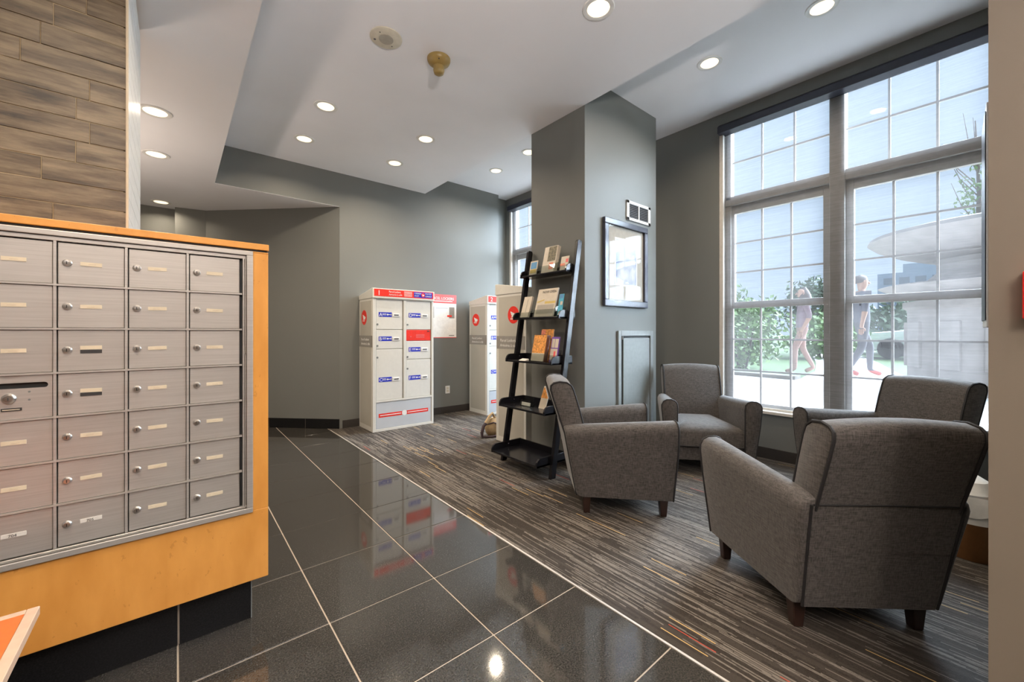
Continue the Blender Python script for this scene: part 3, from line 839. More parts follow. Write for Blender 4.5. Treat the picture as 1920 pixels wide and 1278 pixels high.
    mb = MB(); decal(mb, Vector((0, 0.006, 0)), U, V, disc(0.034, 20, 0.405, 0.191), 0.0016)
    for a, b in ((0.09, 0.36), (0.45, 0.72)): decal(mb, Vector((0, 0.006, 0)), U, V, rect(a, b, 0.186, 0.196), 0.0008, 0.001)
    mb.build('strip_print', M['whitefilm'], pn)
    return t
locker('white parcel locker numbered 1, doors A to F in full view', (1.806, 4.78, 0), 0, '1')
locker('white parcel locker numbered 2, partly hidden behind the locker by the pillar', (3.45, 4.72, 0), 0, '2')
locker('parcel locker seen from its beige side, behind the black ladder shelf', (2.75 + 0.812, 3.592, 0), PI, '3', 0.50)

# poster and outlet on the back wall
t = thing('notice_poster', 'white and red parcel locker poster on the far wall beside locker 1', 'poster', (3.06, YB, 1.43), world=True)
U, V = Vector((1, 0, 0)), Vector((0, 0, 1))
O = Vector((0, YB - 0.0005, 0))
def pd(nm, m, pts, lift, par=t):
    mb = MB(); decal(mb, O, U, V, pts, 0.001, lift); return mb.build(nm, m, par)
pd('sheet', M['whitefilm'], rect(2.80, 3.258, 1.118, 1.755), 0.001)
hd = pd('red_heading', M['pinkred'], rect(2.80, 3.258, 1.628, 1.757), 0.0022)
text('PARCEL LOCKERS', 0.055, M['whitefilm'], hd, (2.81, YB - 0.0045, 1.68), U, V, width=0.40)
pd('heading_line', M['whitefilm'], rect(2.815, 3.19, 1.654, 1.664), 0.0034, hd)
pd('photo_strip', M['band'], rect(3.135, 3.225, 1.41, 1.575), 0.0022)
pd('photo_strip', M['band'], rect(2.86, 2.88, 1.41, 1.575), 0.0022)
pd('caption_line', M['lockergrey'], rect(2.905, 3.11, 1.55, 1.562), 0.0022)
pd('arrow_mark', M['red'], rect(3.10, 3.18, 1.43, 1.455), 0.0034)
pd('footer_mark', M['band'], rect(3.13, 3.22, 1.146, 1.160), 0.0022)
pd('footer_line', M['pinkred'], rect(2.80, 3.258, 1.118, 1.128), 0.0024)
t = thing('wall_outlet', 'white wall outlet plate low on the far wall between lockers', 'outlet', (3.107, YB, 0.349), world=True)
MB().box(3.07, 3.145, YB - 0.006, YB, 0.292, 0.406).build('plate', M['white'], t, bevel=0.002)
for z in (0.33, 0.37): MB().box(3.09, 3.125, YB - 0.008, YB - 0.004, z - 0.014, z + 0.014).build('socket', M['cream'], t, bevel=0.002)

# ------------------------------------------------------------------ pillar face: picture, vent, access panel
PY = 2.312
t = thing('framed_picture', 'framed pale blue print under glass on the grey pillar', 'picture', (3.32, PY, 1.84), world=True)
x0, x1, z0, z1 = 2.985, 3.685, 1.442, 2.252
fm = MB()
for a, b, c, d in ((x0, x1, z0, z0 + 0.06), (x0, x1, z1 - 0.055, z1), (x0, x0 + 0.058, z0 + 0.06, z1 - 0.055), (x1 - 0.058, x1, z0 + 0.06, z1 - 0.055)):
    fm.box(a, b, PY - 0.032, PY - 0.001, c, d)
fm.build('frame', M['frame'], t, bevel=0.006)
MB().box(x0 + 0.05, x1 - 0.05, PY - 0.012, PY - 0.002, z0 + 0.05, z1 - 0.05).build('mat_board', M['mat'], t)
MB().box(x0 + 0.17, x1 - 0.17, PY - 0.0145, PY - 0.012, z0 + 0.20, z1 - 0.16).build('print_border', M['whitefilm'], t)
MB().box(x0 + 0.185, x1 - 0.185, PY - 0.016, PY - 0.0145, z0 + 0.215, z1 - 0.175).build('print', M['art'], t)
MB().box(x0 + 0.056, x1 - 0.056, PY - 0.022, PY - 0.019, z0 + 0.056, z1 - 0.053).build('glass', M['picglass'], t)
t = thing('air_vent', 'white framed double vent grille on the pillar above the picture', 'vent', (3.55, PY, 2.38), world=True)
x0, x1, z0, z1 = 3.352, 3.762, 2.292, 2.482
fm = MB().box(x0, x1, PY - 0.012, PY, z0, z0 + 0.028).box(x0, x1, PY - 0.012, PY, z1 - 0.028, z1).box(x0, x0 + 0.04, PY - 0.012, PY, z0, z1).box(x1 - 0.04, x1, PY - 0.012, PY, z0, z1).box(3.549, 3.565, PY - 0.012, PY, z0, z1)
fm.build('frame', M['white'], t, bevel=0.002)
MB().box(x0 + 0.03, x1 - 0.03, PY - 0.003, PY - 0.001, z0 + 0.02, z1 - 0.02).build('backing', M['dark'], t)
for k in range(8):
    z = z0 + 0.036 + k * 0.0168
    MB().prism([(x0 + 0.04, PY - 0.010, z), (x0 + 0.04, PY - 0.003, z + 0.010), (x0 + 0.04, PY - 0.002, z + 0.008), (x0 + 0.04, PY - 0.009, z - 0.002)], (x1 - x0 - 0.08, 0, 0)).build('louvre', M['grille'], t)
t = thing('access_panel', 'grey access door in a pale frame low on the pillar', 'access panel', (3.5, PY, 0.1), world=True)
x0, x1, z1 = 3.205, 3.80, 1.215
MB().box(x0, x0 + 0.045, PY - 0.02, PY, 0.1, z1).box(x1 - 0.05, x1, PY - 0.02, PY, 0.1, z1).box(x0 + 0.045, x1 - 0.05, PY - 0.02, PY, z1 - 0.05, z1).build('frame', M['panelgrey'], t, bevel=0.003)
MB().box(x0 + 0.045, x1 - 0.05, PY - 0.002, PY, 0.1, z1 - 0.05).build('recess', M['dark'], t)
MB().box(x0 + 0.085, x1 - 0.06, PY - 0.014, PY - 0.002, 0.1, z1 - 0.072).build('door', M['panelgrey'], t, bevel=0.003)
MB().cyl((x0 + 0.066, PY - 0.014, z1 - 0.085), (x0 + 0.066, PY - 0.014, z1 - 0.055), 0.009, n=10).build('hinge_pin', M['chrome'], t)

# ------------------------------------------------------------------ near wall: slim display and alarm station
t = thing('wall_display', 'slim wall-mounted screen seen edge-on at the right wall corner', 'screen', (1.85, 0.03, 1.5), world=True)
def quadbox(pts, z0, z1): return MB().prism([(x, y, z0) for x, y in pts], (0, 0, z1 - z0))
quadbox([(1.75, 0.0205), (1.95, 0.0215), (1.95, 0.0350), (1.75, 0.0245)], 1.215, 1.845).build('casing', M['lockergrey'], t, bevel=0.001)
quadbox([(1.76, 0.0255), (1.955, 0.0356), (1.955, 0.0375), (1.76, 0.0275)], 1.235, 1.825).build('bezel', M['cassette'], t)
t = thing('fire_alarm_station', 'red fire alarm pull station on the beige wall at the right edge', 'fire alarm', (1.62, -0.08, 1.29), world=True)
MB().box(1.585, 1.6195, -0.125, -0.035, 1.232, 1.350).build('housing', M['fire'], t, bevel=0.004)
MB().box(1.572, 1.586, -0.11, -0.05, 1.262, 1.285).build('pull_bar', M['whitefilm'], t, bevel=0.003)
# ------------------------------------------------------------------ armchairs
def make_chair(label):
    t = thing('armchair', label, 'armchair', group='grey fabric armchairs in the lounge')
    WF, WR, AF, AR, ZAF, ZAR, ZB0 = 0.391, 0.312, 0.343, -0.372, 0.628, 0.586, 0.115
    def lerp(a, b, s): return a + (b - a) * s
    def xrear(z, zt): return AR + 0.09 * (zt - z) / (zt - ZB0)
    def arm_ring(s, sg, ins=0.0, x_off=0.0):
        yo = lerp(WF, WR, s); th = lerp(0.128, 0.10, s); zt = lerp(ZAF, ZAR, s); tb = lerp(0.05, 0.04, s)
        prof = [(yo - tb, ZB0), (yo - tb * 0.7, 0.25), (yo - tb * 0.3, 0.42), (yo - 0.002, zt - 0.075), (yo - 0.002, zt - 0.045), (yo - 0.016, zt - 0.016), (yo - 0.042, zt - 0.002),
                (yo - th * 0.62, zt), (yo - th + 0.022, zt - 0.010), (yo - th + 0.004, zt - 0.032), (yo - th, zt - 0.07), (yo - th + 0.002, 0.35), (yo - th + 0.004, ZB0)]
        cy = sum(p[0] for p in prof) / len(prof); cz = sum(p[1] for p in prof) / len(prof)
        out = []
        for y, z in prof:
            y += (cy - y) * ins; z += (cz - z) * ins * 0.35
            fx = lerp(0.325, AF, min(1, (z - ZB0) / 0.3)); rx = xrear(z, ZAR)
            out.append(Vector((lerp(fx, rx, s) + x_off, y * sg, z)))
        return out
    for sg in (1, -1):
        R = [arm_ring(0, sg, 0.16, 0.004), arm_ring(0.0, sg, 0.05, 0.002), arm_ring(0.014, sg)] + [arm_ring(s, sg) for s in (0.25, 0.5, 0.75, 0.94)] + [arm_ring(0.975, sg, 0.06), arm_ring(0.995, sg, 0.16), arm_ring(1.0, sg, 0.3)]
        a = MB().rings(R).build('arm', M['fabric'], t, smooth=50)
        ring = arm_ring(0.004, sg, 0.0)
        MB().tube(ring, 0.0062, 6).build('piping', M['piping'], a, smooth=True)
        ring = [(rp_x + 0.001, sg * yy_, zz_) for rp_x, yy_, zz_ in [(xrear(0.12, ZAR) - 0.002, 0.255, 0.12), (xrear(0.34, ZAR) - 0.003, 0.266, 0.34), (xrear(0.553, ZAR) - 0.003, 0.275, 0.553)]]
        MB().tube(ring, 0.0055, 6).build('piping', M['piping'], a, smooth=True)
    # backrest
    WB = 0.262
    def back_ring(y, ins=0.0):
        q = max(0.0, 1 - (y / WB) ** 2); cr = 0.016 * q; bu = 0.018 * q
        pr = [(-0.335, 0.36), (-0.362, 0.53), (-0.398, 0.64), (-0.436, 0.755), (-0.454, 0.815), (-0.452, 0.842), (-0.434, 0.859), (-0.395, 0.868), (-0.348, 0.862), (-0.318, 0.842), (-0.304, 0.812),
              (-0.270, 0.70), (-0.230, 0.55), (-0.195, 0.40), (-0.19, 0.36)]
        out = []
        cx, cz = -0.325, 0.64
        for x, z in pr:
            if z > 0.80: z += cr
            if x > -0.275 and z > 0.38: x += bu
            out.append(Vector((x + (cx - x) * ins, y, z + (cz - z) * ins * 0.5)))
        return out
    R = [back_ring(-WB, 0.10), back_ring(-WB + 0.004, 0.02), back_ring(-WB + 0.016)] + [back_ring(WB * k / 4.0) for k in (-3, -2, -1, 0, 1, 2, 3)] + [back_ring(WB - 0.016), back_ring(WB - 0.004, 0.02), back_ring(WB, 0.10)]
    b = MB().rings(R).build('backrest', M['fabric'], t, smooth=50)
    for sg in (1, -1):
        MB().tube(back_ring(sg * (WB - 0.004), -0.01)[1:14], 0.0062, 6).build('piping', M['piping'], b, smooth=True)
    # lower back panel
    def rp(z, y): return (xrear(z, ZAR) - 0.004, y, z)
    MB().rings([[rp(ZB0, -0.252), rp(ZB0, 0.252), (xrear(ZB0, ZAR) + 0.05, 0.24, ZB0), (xrear(ZB0, ZAR) + 0.05, -0.24, ZB0)],
                [rp(0.34, -0.263), rp(0.34, 0.263), (xrear(0.34, ZAR) + 0.05, 0.25, 0.34), (xrear(0.34, ZAR) + 0.05, -0.25, 0.34)],
                [rp(0.553, -0.272), rp(0.553, 0.272), (xrear(0.553, ZAR) + 0.05, 0.26, 0.553), (xrear(0.553, ZAR) + 0.05, -0.26, 0.553)]]).build('back_panel', M['fabric'], t, bevel=0.006)
    MB().tube([rp(0.553, -0.268), rp(0.555, 0), rp(0.553, 0.268)], 0.0035, 6).build('back_seam', M['piping'], t)
    # seat deck and cushion
    plan = [(0.318, 0.262), (0.318, -0.262), (-0.27, -0.17), (-0.27, 0.17)]
    MB().prism([(x - 0.012, y, ZB0) for x, y in plan], (0, 0, 0.115)).build('seat_deck', M['fabric'], t, bevel=0.006)
    pl = []
    def lin(a, b, n): return [(a[0] + (b[0] - a[0]) * i / n, a[1] + (b[1] - a[1]) * i / n) for i in range(n)]
    pl = lin((0.325, 0.264), (0.325, -0.264), 8) + lin((0.325, -0.264), (-0.25, -0.18), 8) + lin((-0.25, -0.18), (-0.25, 0.18), 6) + lin((-0.25, 0.18), (0.325, 0.264), 8)
    def cr(k, z, dome=0):
        out = []
        for x, y in pl:
            bow = 0.014 * (1 - (y / 0.27) ** 2) if x > 0.32 else 0
            out.append(Vector((0.04 + (x + bow - 0.04) * k, y * k, z + dome)))
        return out
    MB().rings([cr(0.95, 0.233), cr(1.0, 0.245), cr(1.0, 0.355), cr(0.975, 0.378), cr(0.90, 0.398), cr(0.72, 0.418), cr(0.4, 0.430), cr(0.05, 0.432)]).build('seat_cushion', M['fabric'], t, smooth=50)
    MB().tube([p for p in cr(1.003, 0.240)][:9], 0.004, 6).build('seat_seam', M['piping'], t)
    for x, y in ((0.275, 0.285), (0.275, -0.285), (-0.215, 0.235), (-0.215, -0.235)):
        k = 0.6
        MB().rings([[(x - a * 0.019, y - b2 * 0.019, 0.0) for a, b2 in ((1, 1), (-1, 1), (-1, -1), (1, -1))], [(x - a * 0.027, y - b2 * 0.027, 0.118) for a, b2 in ((1, 1), (-1, 1), (-1, -1), (1, -1))]]).build('leg', M['wood_leg'], t, bevel=0.004)
    return t
poses = [(2.28, 0.539, 0.837, 'grey fabric armchair nearest the camera, seen from behind at lower right'),
         (2.428, 1.803, -0.715, 'grey fabric armchair in front of the ladder shelf, seen from its side'),
         (3.690, 1.757, 3.839, 'grey fabric armchair in the corner between pillar and window, facing the camera'),
         (3.768, 0.512, 2.595, 'grey fabric armchair with its back against the window, behind the nearest one')]
ch0 = make_chair(poses[0][3])
for i, (x, y, a, lb) in enumerate(poses):
    c = ch0 if i == 0 else copy_tree(ch0)
    c.location = (x, y, 0.002); c.rotation_euler = (0, 0, a); c['label'] = lb

# ------------------------------------------------------------------ ladder shelf
t = thing('ladder_shelf', 'black five-tier ladder shelf of leaflets leaning on the pillar', 'shelf', (2.5, 2.66, 0), world=True)
RX0, RX1, RZ = 2.372, 2.702, 2.0
def railx(z): return RX0 + (RX1 - RX0) * z / RZ
for y0, y1 in ((2.962, 2.992), (2.328, 2.358)):
    MB().prism([(railx(0) - 0.032, y0, 0.003), (railx(0) + 0.024, y0, 0.003), (railx(RZ) + 0.024, y0, RZ - 0.02), (railx(RZ) + 0.018, y0, RZ), (railx(RZ) - 0.020, y0, RZ + 0.004), (railx(RZ) - 0.032, y0, RZ - 0.012)], (0, y1 - y0, 0)).build('rail', M['black'], t, bevel=0.003)
SH = [(1.738, 2.560, 2.704), (1.335, 2.470, 2.668), (0.945, 2.380, 2.632), (0.538, 2.300, 2.60), (0.130, 2.214, 2.556)]
for z, xf, xb in SH:
    s = MB().box(xf, xb, 2.358, 2.962, z - 0.018, z).build('shelf_board', M['black'], t, bevel=0.003)
    hh = 0.055
    for y0, y1 in ((2.944, 2.962), (2.358, 2.376)):
        pts = [(xf - 0.004, y0, z - 0.018), (xf - 0.004, y0, z + 0.012)] + [(xf + 0.05 - 0.05 * math.cos(a), y0, z + 0.012 + (hh - 0.012) * math.sin(a)) for a in (0.35, 0.75, 1.15, PI / 2)] + [(xb, y0, z + hh), (xb, y0, z - 0.018)]
        MB().prism(pts, (0, y1 - y0, 0)).build('end_panel', M['black'], s, bevel=0.002)
    MB().box(xb - 0.014, xb, 2.376, 2.944, z - 0.016, z + hh).build('back_lip', M['black'], s, bevel=0.002)
    for y in (2.943, 2.377):
        MB().cyl((railx(z + 0.03), y, z + 0.03), (railx(z + 0.03), y + (-0.003 if y > 2.5 else 0.003), z + 0.03), 0.005, n=10).build('bolt', M['chrome'], s)

# leaflets: each stands on its shelf, leaning back, faces -X
def leaflet(name, label, cat, y0, y1, xf, zb, h, lean, th, mat, patches, holder=None, group=None, lettering=None):
    t = thing(name, label, cat, (xf, (y0 + y1) / 2, zb), 0, group)
    W = abs(y1 - y0)
    # local: y from -W/2..W/2, front face normal -X tilted
    U = Vector((0, -1, 0)); V = Vector((math.sin(lean), 0, math.cos(lean))); N = U.cross(V)
    O = Vector((0, W / 2, 0.001 + (0.004 if holder else 0.0)))
    if holder: O = O + Vector((0.012, 0, 0))
    mb = MB(); mb.prism([O + U * a + V * b2 for a, b2 in rect(0, W, 0, h)], -N * th)
    mb.build('booklet', mat if mat else M['labelwhite'], t, bevel=0.0008, seg=1)
    for k, (nm, m, pts) in enumerate(patches):
        q = MB(); decal(q, O + N * 0.0002, U, V, [(a * W, b2 * h) for a, b2 in pts], 0.0006, 0.0004 * k); q.build(nm, m, t)
    if lettering:
        s_, a, b2, wd, sz = lettering
        text(s_, sz, M['ink'], t, O + U * (a * W) + V * (b2 * h) + N * 0.0015, U, V, width=wd * W, thick=0.0002)
    if holder:
        hb = MB()
        e = 0.006
        hb.box(0, 0.06, -W / 2 - e, W / 2 + e, 0, 0.003)
        hb.prism([(0.0, -W / 2 - e, 0.003), (0.004, -W / 2 - e, 0.003), (0.004 + holder * math.sin(lean), -W / 2 - e, holder), (holder * math.sin(lean), -W / 2 - e, holder)], (0, W + 2 * e, 0))
        hb.prism([(0.045, -W / 2 - e, 0.003), (0.05, -W / 2 - e, 0.003), (0.05 + holder * 1.7 * math.sin(lean), -W / 2 - e, holder * 1.7), (0.045 + holder * 1.7 * math.sin(lean), -W / 2 - e, holder * 1.7)], (0, W + 2 * e, 0))
        for sy in (-W / 2 - e, W / 2 + e - 0.002):
            hb.prism([(0.0, sy, 0.003), (0.05, sy, 0.003), (0.05 + holder * 1.4 * math.sin(lean), sy, holder * 1.4), (holder * math.sin(lean), sy, holder)], (0, 0.002, 0))
        hb.build('holder', M['acrylic'], t)
    return t
M['photo_g'] = plain('green_brown_photo', (0.13, 0.11, 0.06, 1), 0.5, var=0.6, scale=60)
M['cover'] = plain('off_white_cover', (0.62, 0.55, 0.45, 1), 0.5, var=0.05)
M['sky_card'] = plain('sky_blue_card', (0.10, 0.30, 0.55, 1), 0.5)
M['aqua'] = plain('aqua_card', (0.08, 0.42, 0.60, 1), 0.5, var=0.2)
M['salmon'] = plain('salmon_print', (0.72, 0.24, 0.15, 1), 0.5, var=0.3, scale=70)
M['orangep'] = plain('orange_print', (0.70, 0.30, 0.07, 1), 0.5, var=0.45, scale=55)
M['purple'] = plain('purple_card', (0.16, 0.07, 0.35, 1), 0.5)
M['goldp'] = plain('gold_print', (0.60, 0.45, 0.13, 1), 0.5)
M['brownp'] = plain('brown_spine', (0.16, 0.06, 0.03, 1), 0.5)
GR = 'leaflets on the ladder shelf'
z0 = SH[0][0]
leaflet('photo_card', 'small card with a blue sky picture at the top shelf left end', 'card', 2.765, 2.868, 2.575, z0, 0.135, 0.2, 0.004, M['cover'], [('blue_picture', M['sky_card'], rect(0.12, 0.9, 0.42, 0.9)), ('sand_picture', M['goldp'], rect(0.12, 0.9, 0.12, 0.4))], 0.05, GR)
leaflet('magazine_stack', 'tall stack of booklets with a green photo cover on the top shelf', 'booklets', 2.535, 2.700, 2.572, z0, 0.250, 0.24, 0.040, M['cover'], [('cover_photo', M['photo_g'], rect(0.35, 0.95, 0.42, 0.98)), ('cover_block', M['salmon'], rect(0.55, 0.85, 0.10, 0.36))], 0.07, GR)
leaflet('red_card', 'white card with red print at the top shelf right end', 'card', 2.39, 2.482, 2.59, z0, 0.128, 0.22, 0.006, M['cover'], [('red_print', M['salmon'], rect(0.0, 0.6, 0.30, 0.5)), ('red_print', M['pinkred'], rect(0.65, 0.95, 0.55, 0.8))], 0.05, GR)
z0 = SH[1][0]
leaflet('folded_brochure', 'narrow white folded brochures at the second shelf left end', 'brochure', 2.785, 2.895, 2.487, z0, 0.205, 0.3, 0.020, M['cover'], [('dark_stroke', M['band'], [(0.52, 0.25), (0.56, 0.25), (0.56, 0.85), (0.52, 0.85)])], 0.05, GR)
leaflet('open_flyer', 'large white flyer reading NOW OPEN on the second shelf', 'flyer', 2.462, 2.708, 2.487, z0, 0.262, 0.28, 0.012, M['cover'], [('gold_band', M['goldp'], rect(0.45, 0.98, 0.46, 0.54)), ('gold_swash', M['goldp'], [(0.05, 0.50), (0.4, 0.58), (0.4, 0.62), (0.05, 0.55)]), ('print_block', M['mat'], rect(0.1, 0.95, 0.1, 0.42))], 0.07, GR, ('NOW OPEN', 0.24, 0.84, 0.68, 0.034))
leaflet('blue_pamphlet', 'slim bright blue pamphlet at the second shelf right end', 'pamphlet', 2.385, 2.438, 2.51, z0, 0.195, 0.2, 0.006, M['aqua'], [('pale_patch', M['cover'], rect(0.4, 0.9, 0.5, 0.66)), ('deep_blue_patch', M['sky_card'], rect(0.1, 0.9, 0.8, 0.98))], 0.05, GR)
z0 = SH[2][0]
leaflet('card_stack', 'low stack of white cards at the third shelf left end', 'cards', 2.715, 2.80, 2.40, z0, 0.05, 1.25, 0.014, M['labelwhite'], [], None, GR)
leaflet('food_brochures', 'fat stack of orange food brochures in the middle of third shelf', 'brochures', 2.497, 2.655, 2.405, z0, 0.235, 0.22, 0.045, M['brownp'], [('orange_photo', M['orangep'], rect(0, 1, 0.30, 0.98)), ('white_strip', M['cover'], rect(0, 1, 0.0, 0.30))], 0.07, GR)
leaflet('food_booklet', 'orange booklet standing behind the food brochures on third shelf', 'booklet', 2.49, 2.64, 2.495, z0, 0.285, 0.16, 0.010, M['orangep'], [('red_corner', M['salmon'], rect(0, 0.35, 0.7, 0.98))], None, GR)
leaflet('purple_brochure', 'purple and white brochure at the third shelf right end', 'brochure', 2.385, 2.475, 2.45, z0, 0.215, 0.2, 0.012, M['purple'], [('white_grid', M['cover'], rect(0.1, 0.48, 0.56, 0.92)), ('white_grid', M['cover'], rect(0.54, 0.95, 0.56, 0.92)), ('white_grid', M['cover'], rect(0.06, 0.95, 0.06, 0.52)), ('red_mark', M['pinkred'], rect(0.5, 0.75, 0.2, 0.42))], 0.06, GR)
z0 = SH[3][0]
leaflet('empty_card_holder', 'empty clear card holder on the fourth shelf', 'card holder', 2.66, 2.775, 2.40, z0, 0.03, 0.2, 0.003, M['labelwhite'], [], 0.05, GR)
t = thing('orange_pamphlet', 'pointed orange pamphlet standing on the fourth shelf beside the chair back', 'pamphlet', (2.44, 2.535, z0 + 0.0005), 0, GR)
MB().prism([(0, 0.045, 0.0), (0, -0.04, 0.0), (0.02, -0.055, 0.10), (0.04, 0.0, 0.19), (0.04, 0.012, 0.19)], (0.006, 0, 0.001)).build('sheet', M['cover'], t)
q = MB(); q.prism([(0.0185, 0.030, 0.09), (0.0185, -0.050, 0.09), (0.0205, -0.052, 0.10), (0.0375, -0.004, 0.18), (0.0375, 0.008, 0.18)], (-0.001, 0, 0.0002)); q.build('orange_photo', M['orangep'], t)

# ------------------------------------------------------------------ waste bin
t = thing('waste_bin', 'brown waste bin with a white liner behind the nearest armchair', 'waste bin', (3.30, 0.10, 0.002))
MB().lathe((0, 0, 0), [(0.10, 0.0), (0.104, 0.006), (0.128, 0.315), (0.132, 0.32), (0.126, 0.32), (0.10, 0.01)], 28).build('bin', M['brownbin'], t, smooth=40)
lp = []
R = []
for k, (r, z) in enumerate([(0.124, 0.20), (0.128, 0.33), (0.136, 0.345), (0.139, 0.32), (0.138, 0.25)]):
    R.append([Vector(((r + (0.006 * math.sin(7 * a) if k > 1 else 0)) * math.cos(a), (r + (0.006 * math.sin(7 * a) if k > 1 else 0)) * math.sin(a), z + (0.014 * math.sin(5 * a + 1) if k > 2 else 0))) for a in [2 * PI * i / 40 for i in range(40)]])
MB().rings(R, cap=False).build('liner', M['liner'], t, smooth=True)
MB().lathe((0.02, 0.01, 0), [(0.07, 0.29), (0.10, 0.34), (0.075, 0.40), (0.03, 0.43), (0.004, 0.435)], 14).build('crumpled_paper', M['liner'], t, smooth=25)

# ------------------------------------------------------------------ shoulder bag on the floor
t = thing('shoulder_bag', 'tan canvas bag with dark straps on the floor behind the shelf', 'bag', (2.86, 3.78, 0.002))
R = []
for k in range(9):
    z = 0.20 * k / 8.0; f = math.sin(PI * (0.12 + 0.80 * k / 8.0)) ** 0.6
    R.append([Vector((0.12 * f * math.cos(a) * (1 + 0.05 * math.sin(3 * a + k)), 0.085 * f * math.sin(a), z + 0.006 * math.sin(2 * a))) for a in [2 * PI * i / 20 for i in range(20)]])
MB().rings(R).build('body', M['tan'], t, smooth=True)
MB().tube([(-0.115, 0.0, 0.13), (-0.06, -0.075, 0.165), (0.0, -0.082, 0.14), (0.06, -0.07, 0.165)], 0.008, 8).build('flap_trim', M['strap'], t, smooth=True)
MB().tube([(0.02, 0, 0.19), (-0.03, -0.01, 0.26), (-0.08, -0.02, 0.23), (-0.14, -0.03, 0.16)], [0.016, 0.014, 0.016, 0.02], 8).build('handle', M['tan'], t, smooth=True)
MB().tube([(-0.13, -0.03, 0.17), (-0.175, -0.035, 0.13), (-0.20, -0.04, 0.06), (-0.195, -0.04, 0.016), (-0.15, -0.05, 0.012)], [0.016, 0.018, 0.018, 0.014, 0.010], 8).build('strap', M['strap'], t, smooth=True)
MB().tube([(-0.16, -0.05, 0.012), (-0.10, -0.09, 0.014), (0.0, -0.12, 0.014), (0.08, -0.10, 0.014)], 0.013, 8).build('strap', M['strap'], t, smooth=True)
# ------------------------------------------------------------------ outdoors
GZ = 0.40
def ground(name, pts, z, m, label, cat):
    o = MB().prism([(x, y, z - 0.3) for x, y in pts], (0, 0, 0.3)).build(name, m)
    o['kind'] = 'structure'; return o
ground('ground_lawn', [(4.55, -60), (130, -60), (130, 60), (4.55, 60)], GZ - 0.012, M['grass'], '', '')
ground('ground_paving', [(4.52, -20), (8.0, -20), (8.0, 1.2), (8.3, 2.2), (8.1, 3.5), (7.9, 20), (4.52, 20)], GZ, M['paving'], '', '')
ground('ground_kerb', [(8.0, 2.2), (8.3, 2.2), (8.28, 3.5), (8.1, 20), (7.9, 20), (8.1, 3.5)], GZ + 0.06, M['kerb'], '', '')
ground('ground_path', [(8.0, 1.2), (8.3, 2.2), (10.0, 2.4), (13.0, 3.1), (24.0, 6.0), (24.0, 4.6), (14.0, 2.0), (10.5, 1.2), (9.2, 0.7), (8.0, 0.5)], GZ + 0.004, M['paving'], '', '')

def foliage(name, c, rad, n, mat, parent, leaf=0.09, seed=1):
    rnd = random.Random(seed); mb = MB(); c = Vector(c)
    for k in range(n):
        d = Vector((rnd.gauss(0, 1), rnd.gauss(0, 1), rnd.gauss(0, 1))).normalized()
        rr = rnd.uniform(0.55, 1.0) * (1 + 0.18 * math.sin(5 * d.x + 3 * d.z) + 0.12 * math.sin(9 * d.y + 2))
        p = c + Vector((d.x * rad[0], d.y * rad[1], d.z * rad[2])) * rr
        u = Vector((rnd.gauss(0, 1), rnd.gauss(0, 1), rnd.gauss(0, 1))).normalized() * leaf
        v = u.orthogonal().normalized() * leaf * 0.55
        mb.add([p - u, p + v, p + u, p - v], [(0, 1, 2, 3)])
    o = mb.build(name, mat, parent); o['kind'] = 'stuff'
    return o
def bush(label, loc, rad, n, mat, leaf, seed, group):
    t = thing('shrub', label, 'shrub', loc, group=group)
    foliage('foliage', (0, 0, rad[2] * 0.95), rad, n, mat, t, leaf, seed)
    for k in range(5):
        a = k * 1.3
        MB().tube([(0.08 * math.cos(a), 0.08 * math.sin(a), 0), (rad[0] * 0.3 * math.cos(a), rad[1] * 0.3 * math.sin(a), rad[2]), (rad[0] * 0.5 * math.cos(a), rad[1] * 0.5 * math.sin(a), rad[2] * 1.5)], [0.03, 0.02, 0.008], 6).build('stem', M['bark'], t)
    return t
def tree(label, loc, h, rad, n, mat, leaf, seed, group):
    t = thing('tree', label, 'tree', loc, group=group)
    MB().tube([(0, 0, 0), (0.05, 0.03, h * 0.4), (-0.03, 0.05, h * 0.75), (0, 0, h)], [0.13, 0.10, 0.06, 0.02], 8).build('trunk', M['bark'], t, smooth=True)
    for k in range(6):
        a = k * 1.05; z = h * (0.45 + 0.07 * k)
        MB().tube([(0, 0, z), (rad[0] * 0.4 * math.cos(a), rad[1] * 0.4 * math.sin(a), z + rad[2] * 0.3), (rad[0] * 0.75 * math.cos(a), rad[1] * 0.75 * math.sin(a), z + rad[2] * 0.5)], [0.05, 0.03, 0.01], 6).build('branch', M['bark'], t)
    foliage('foliage', (0, 0, h), rad, n, mat, t, leaf, seed)
    return t
GB, GT = 'shrubs outside the window', 'trees outside the window'
bush('light green shrub outside, at the left edge of the lounge window', (9.9, 3.75, GZ - 0.01), (0.75, 0.75, 0.85), 1600, M['leaf_light'], 0.07, 1, GB)
bush('dark shrub outside beside the light green one', (12.4, 5.0, GZ - 0.01), (1.3, 1.0, 0.72), 1800, M['leaf_dark'], 0.09, 2, GB)
bush('grey green shrub outside between the two walking people', (15.4, 3.5, GZ - 0.01), (1.1, 1.0, 0.75), 1500, M['leaf_light'], 0.09, 3, GB)
bush('long dark hedge clump outside behind the parked car', (21.0, 2.2, GZ - 0.01), (2.0, 2.4, 1.0), 2600, M['leaf_dark'], 0.14, 4, GB)
tree('round dark tree outside behind the walking person in mauve', (18.2, 4.35, GZ - 0.01), 1.9, (1.0, 1.0, 0.9), 1800, M['leaf_dark'], 0.10, 5, GT)
tree('distant dark tree outside at the far left of the window view', (22.0, 8.4, GZ - 0.01), 1.6, (1.8, 1.8, 0.9), 1800, M['leaf_dark'], 0.13, 6, GT)
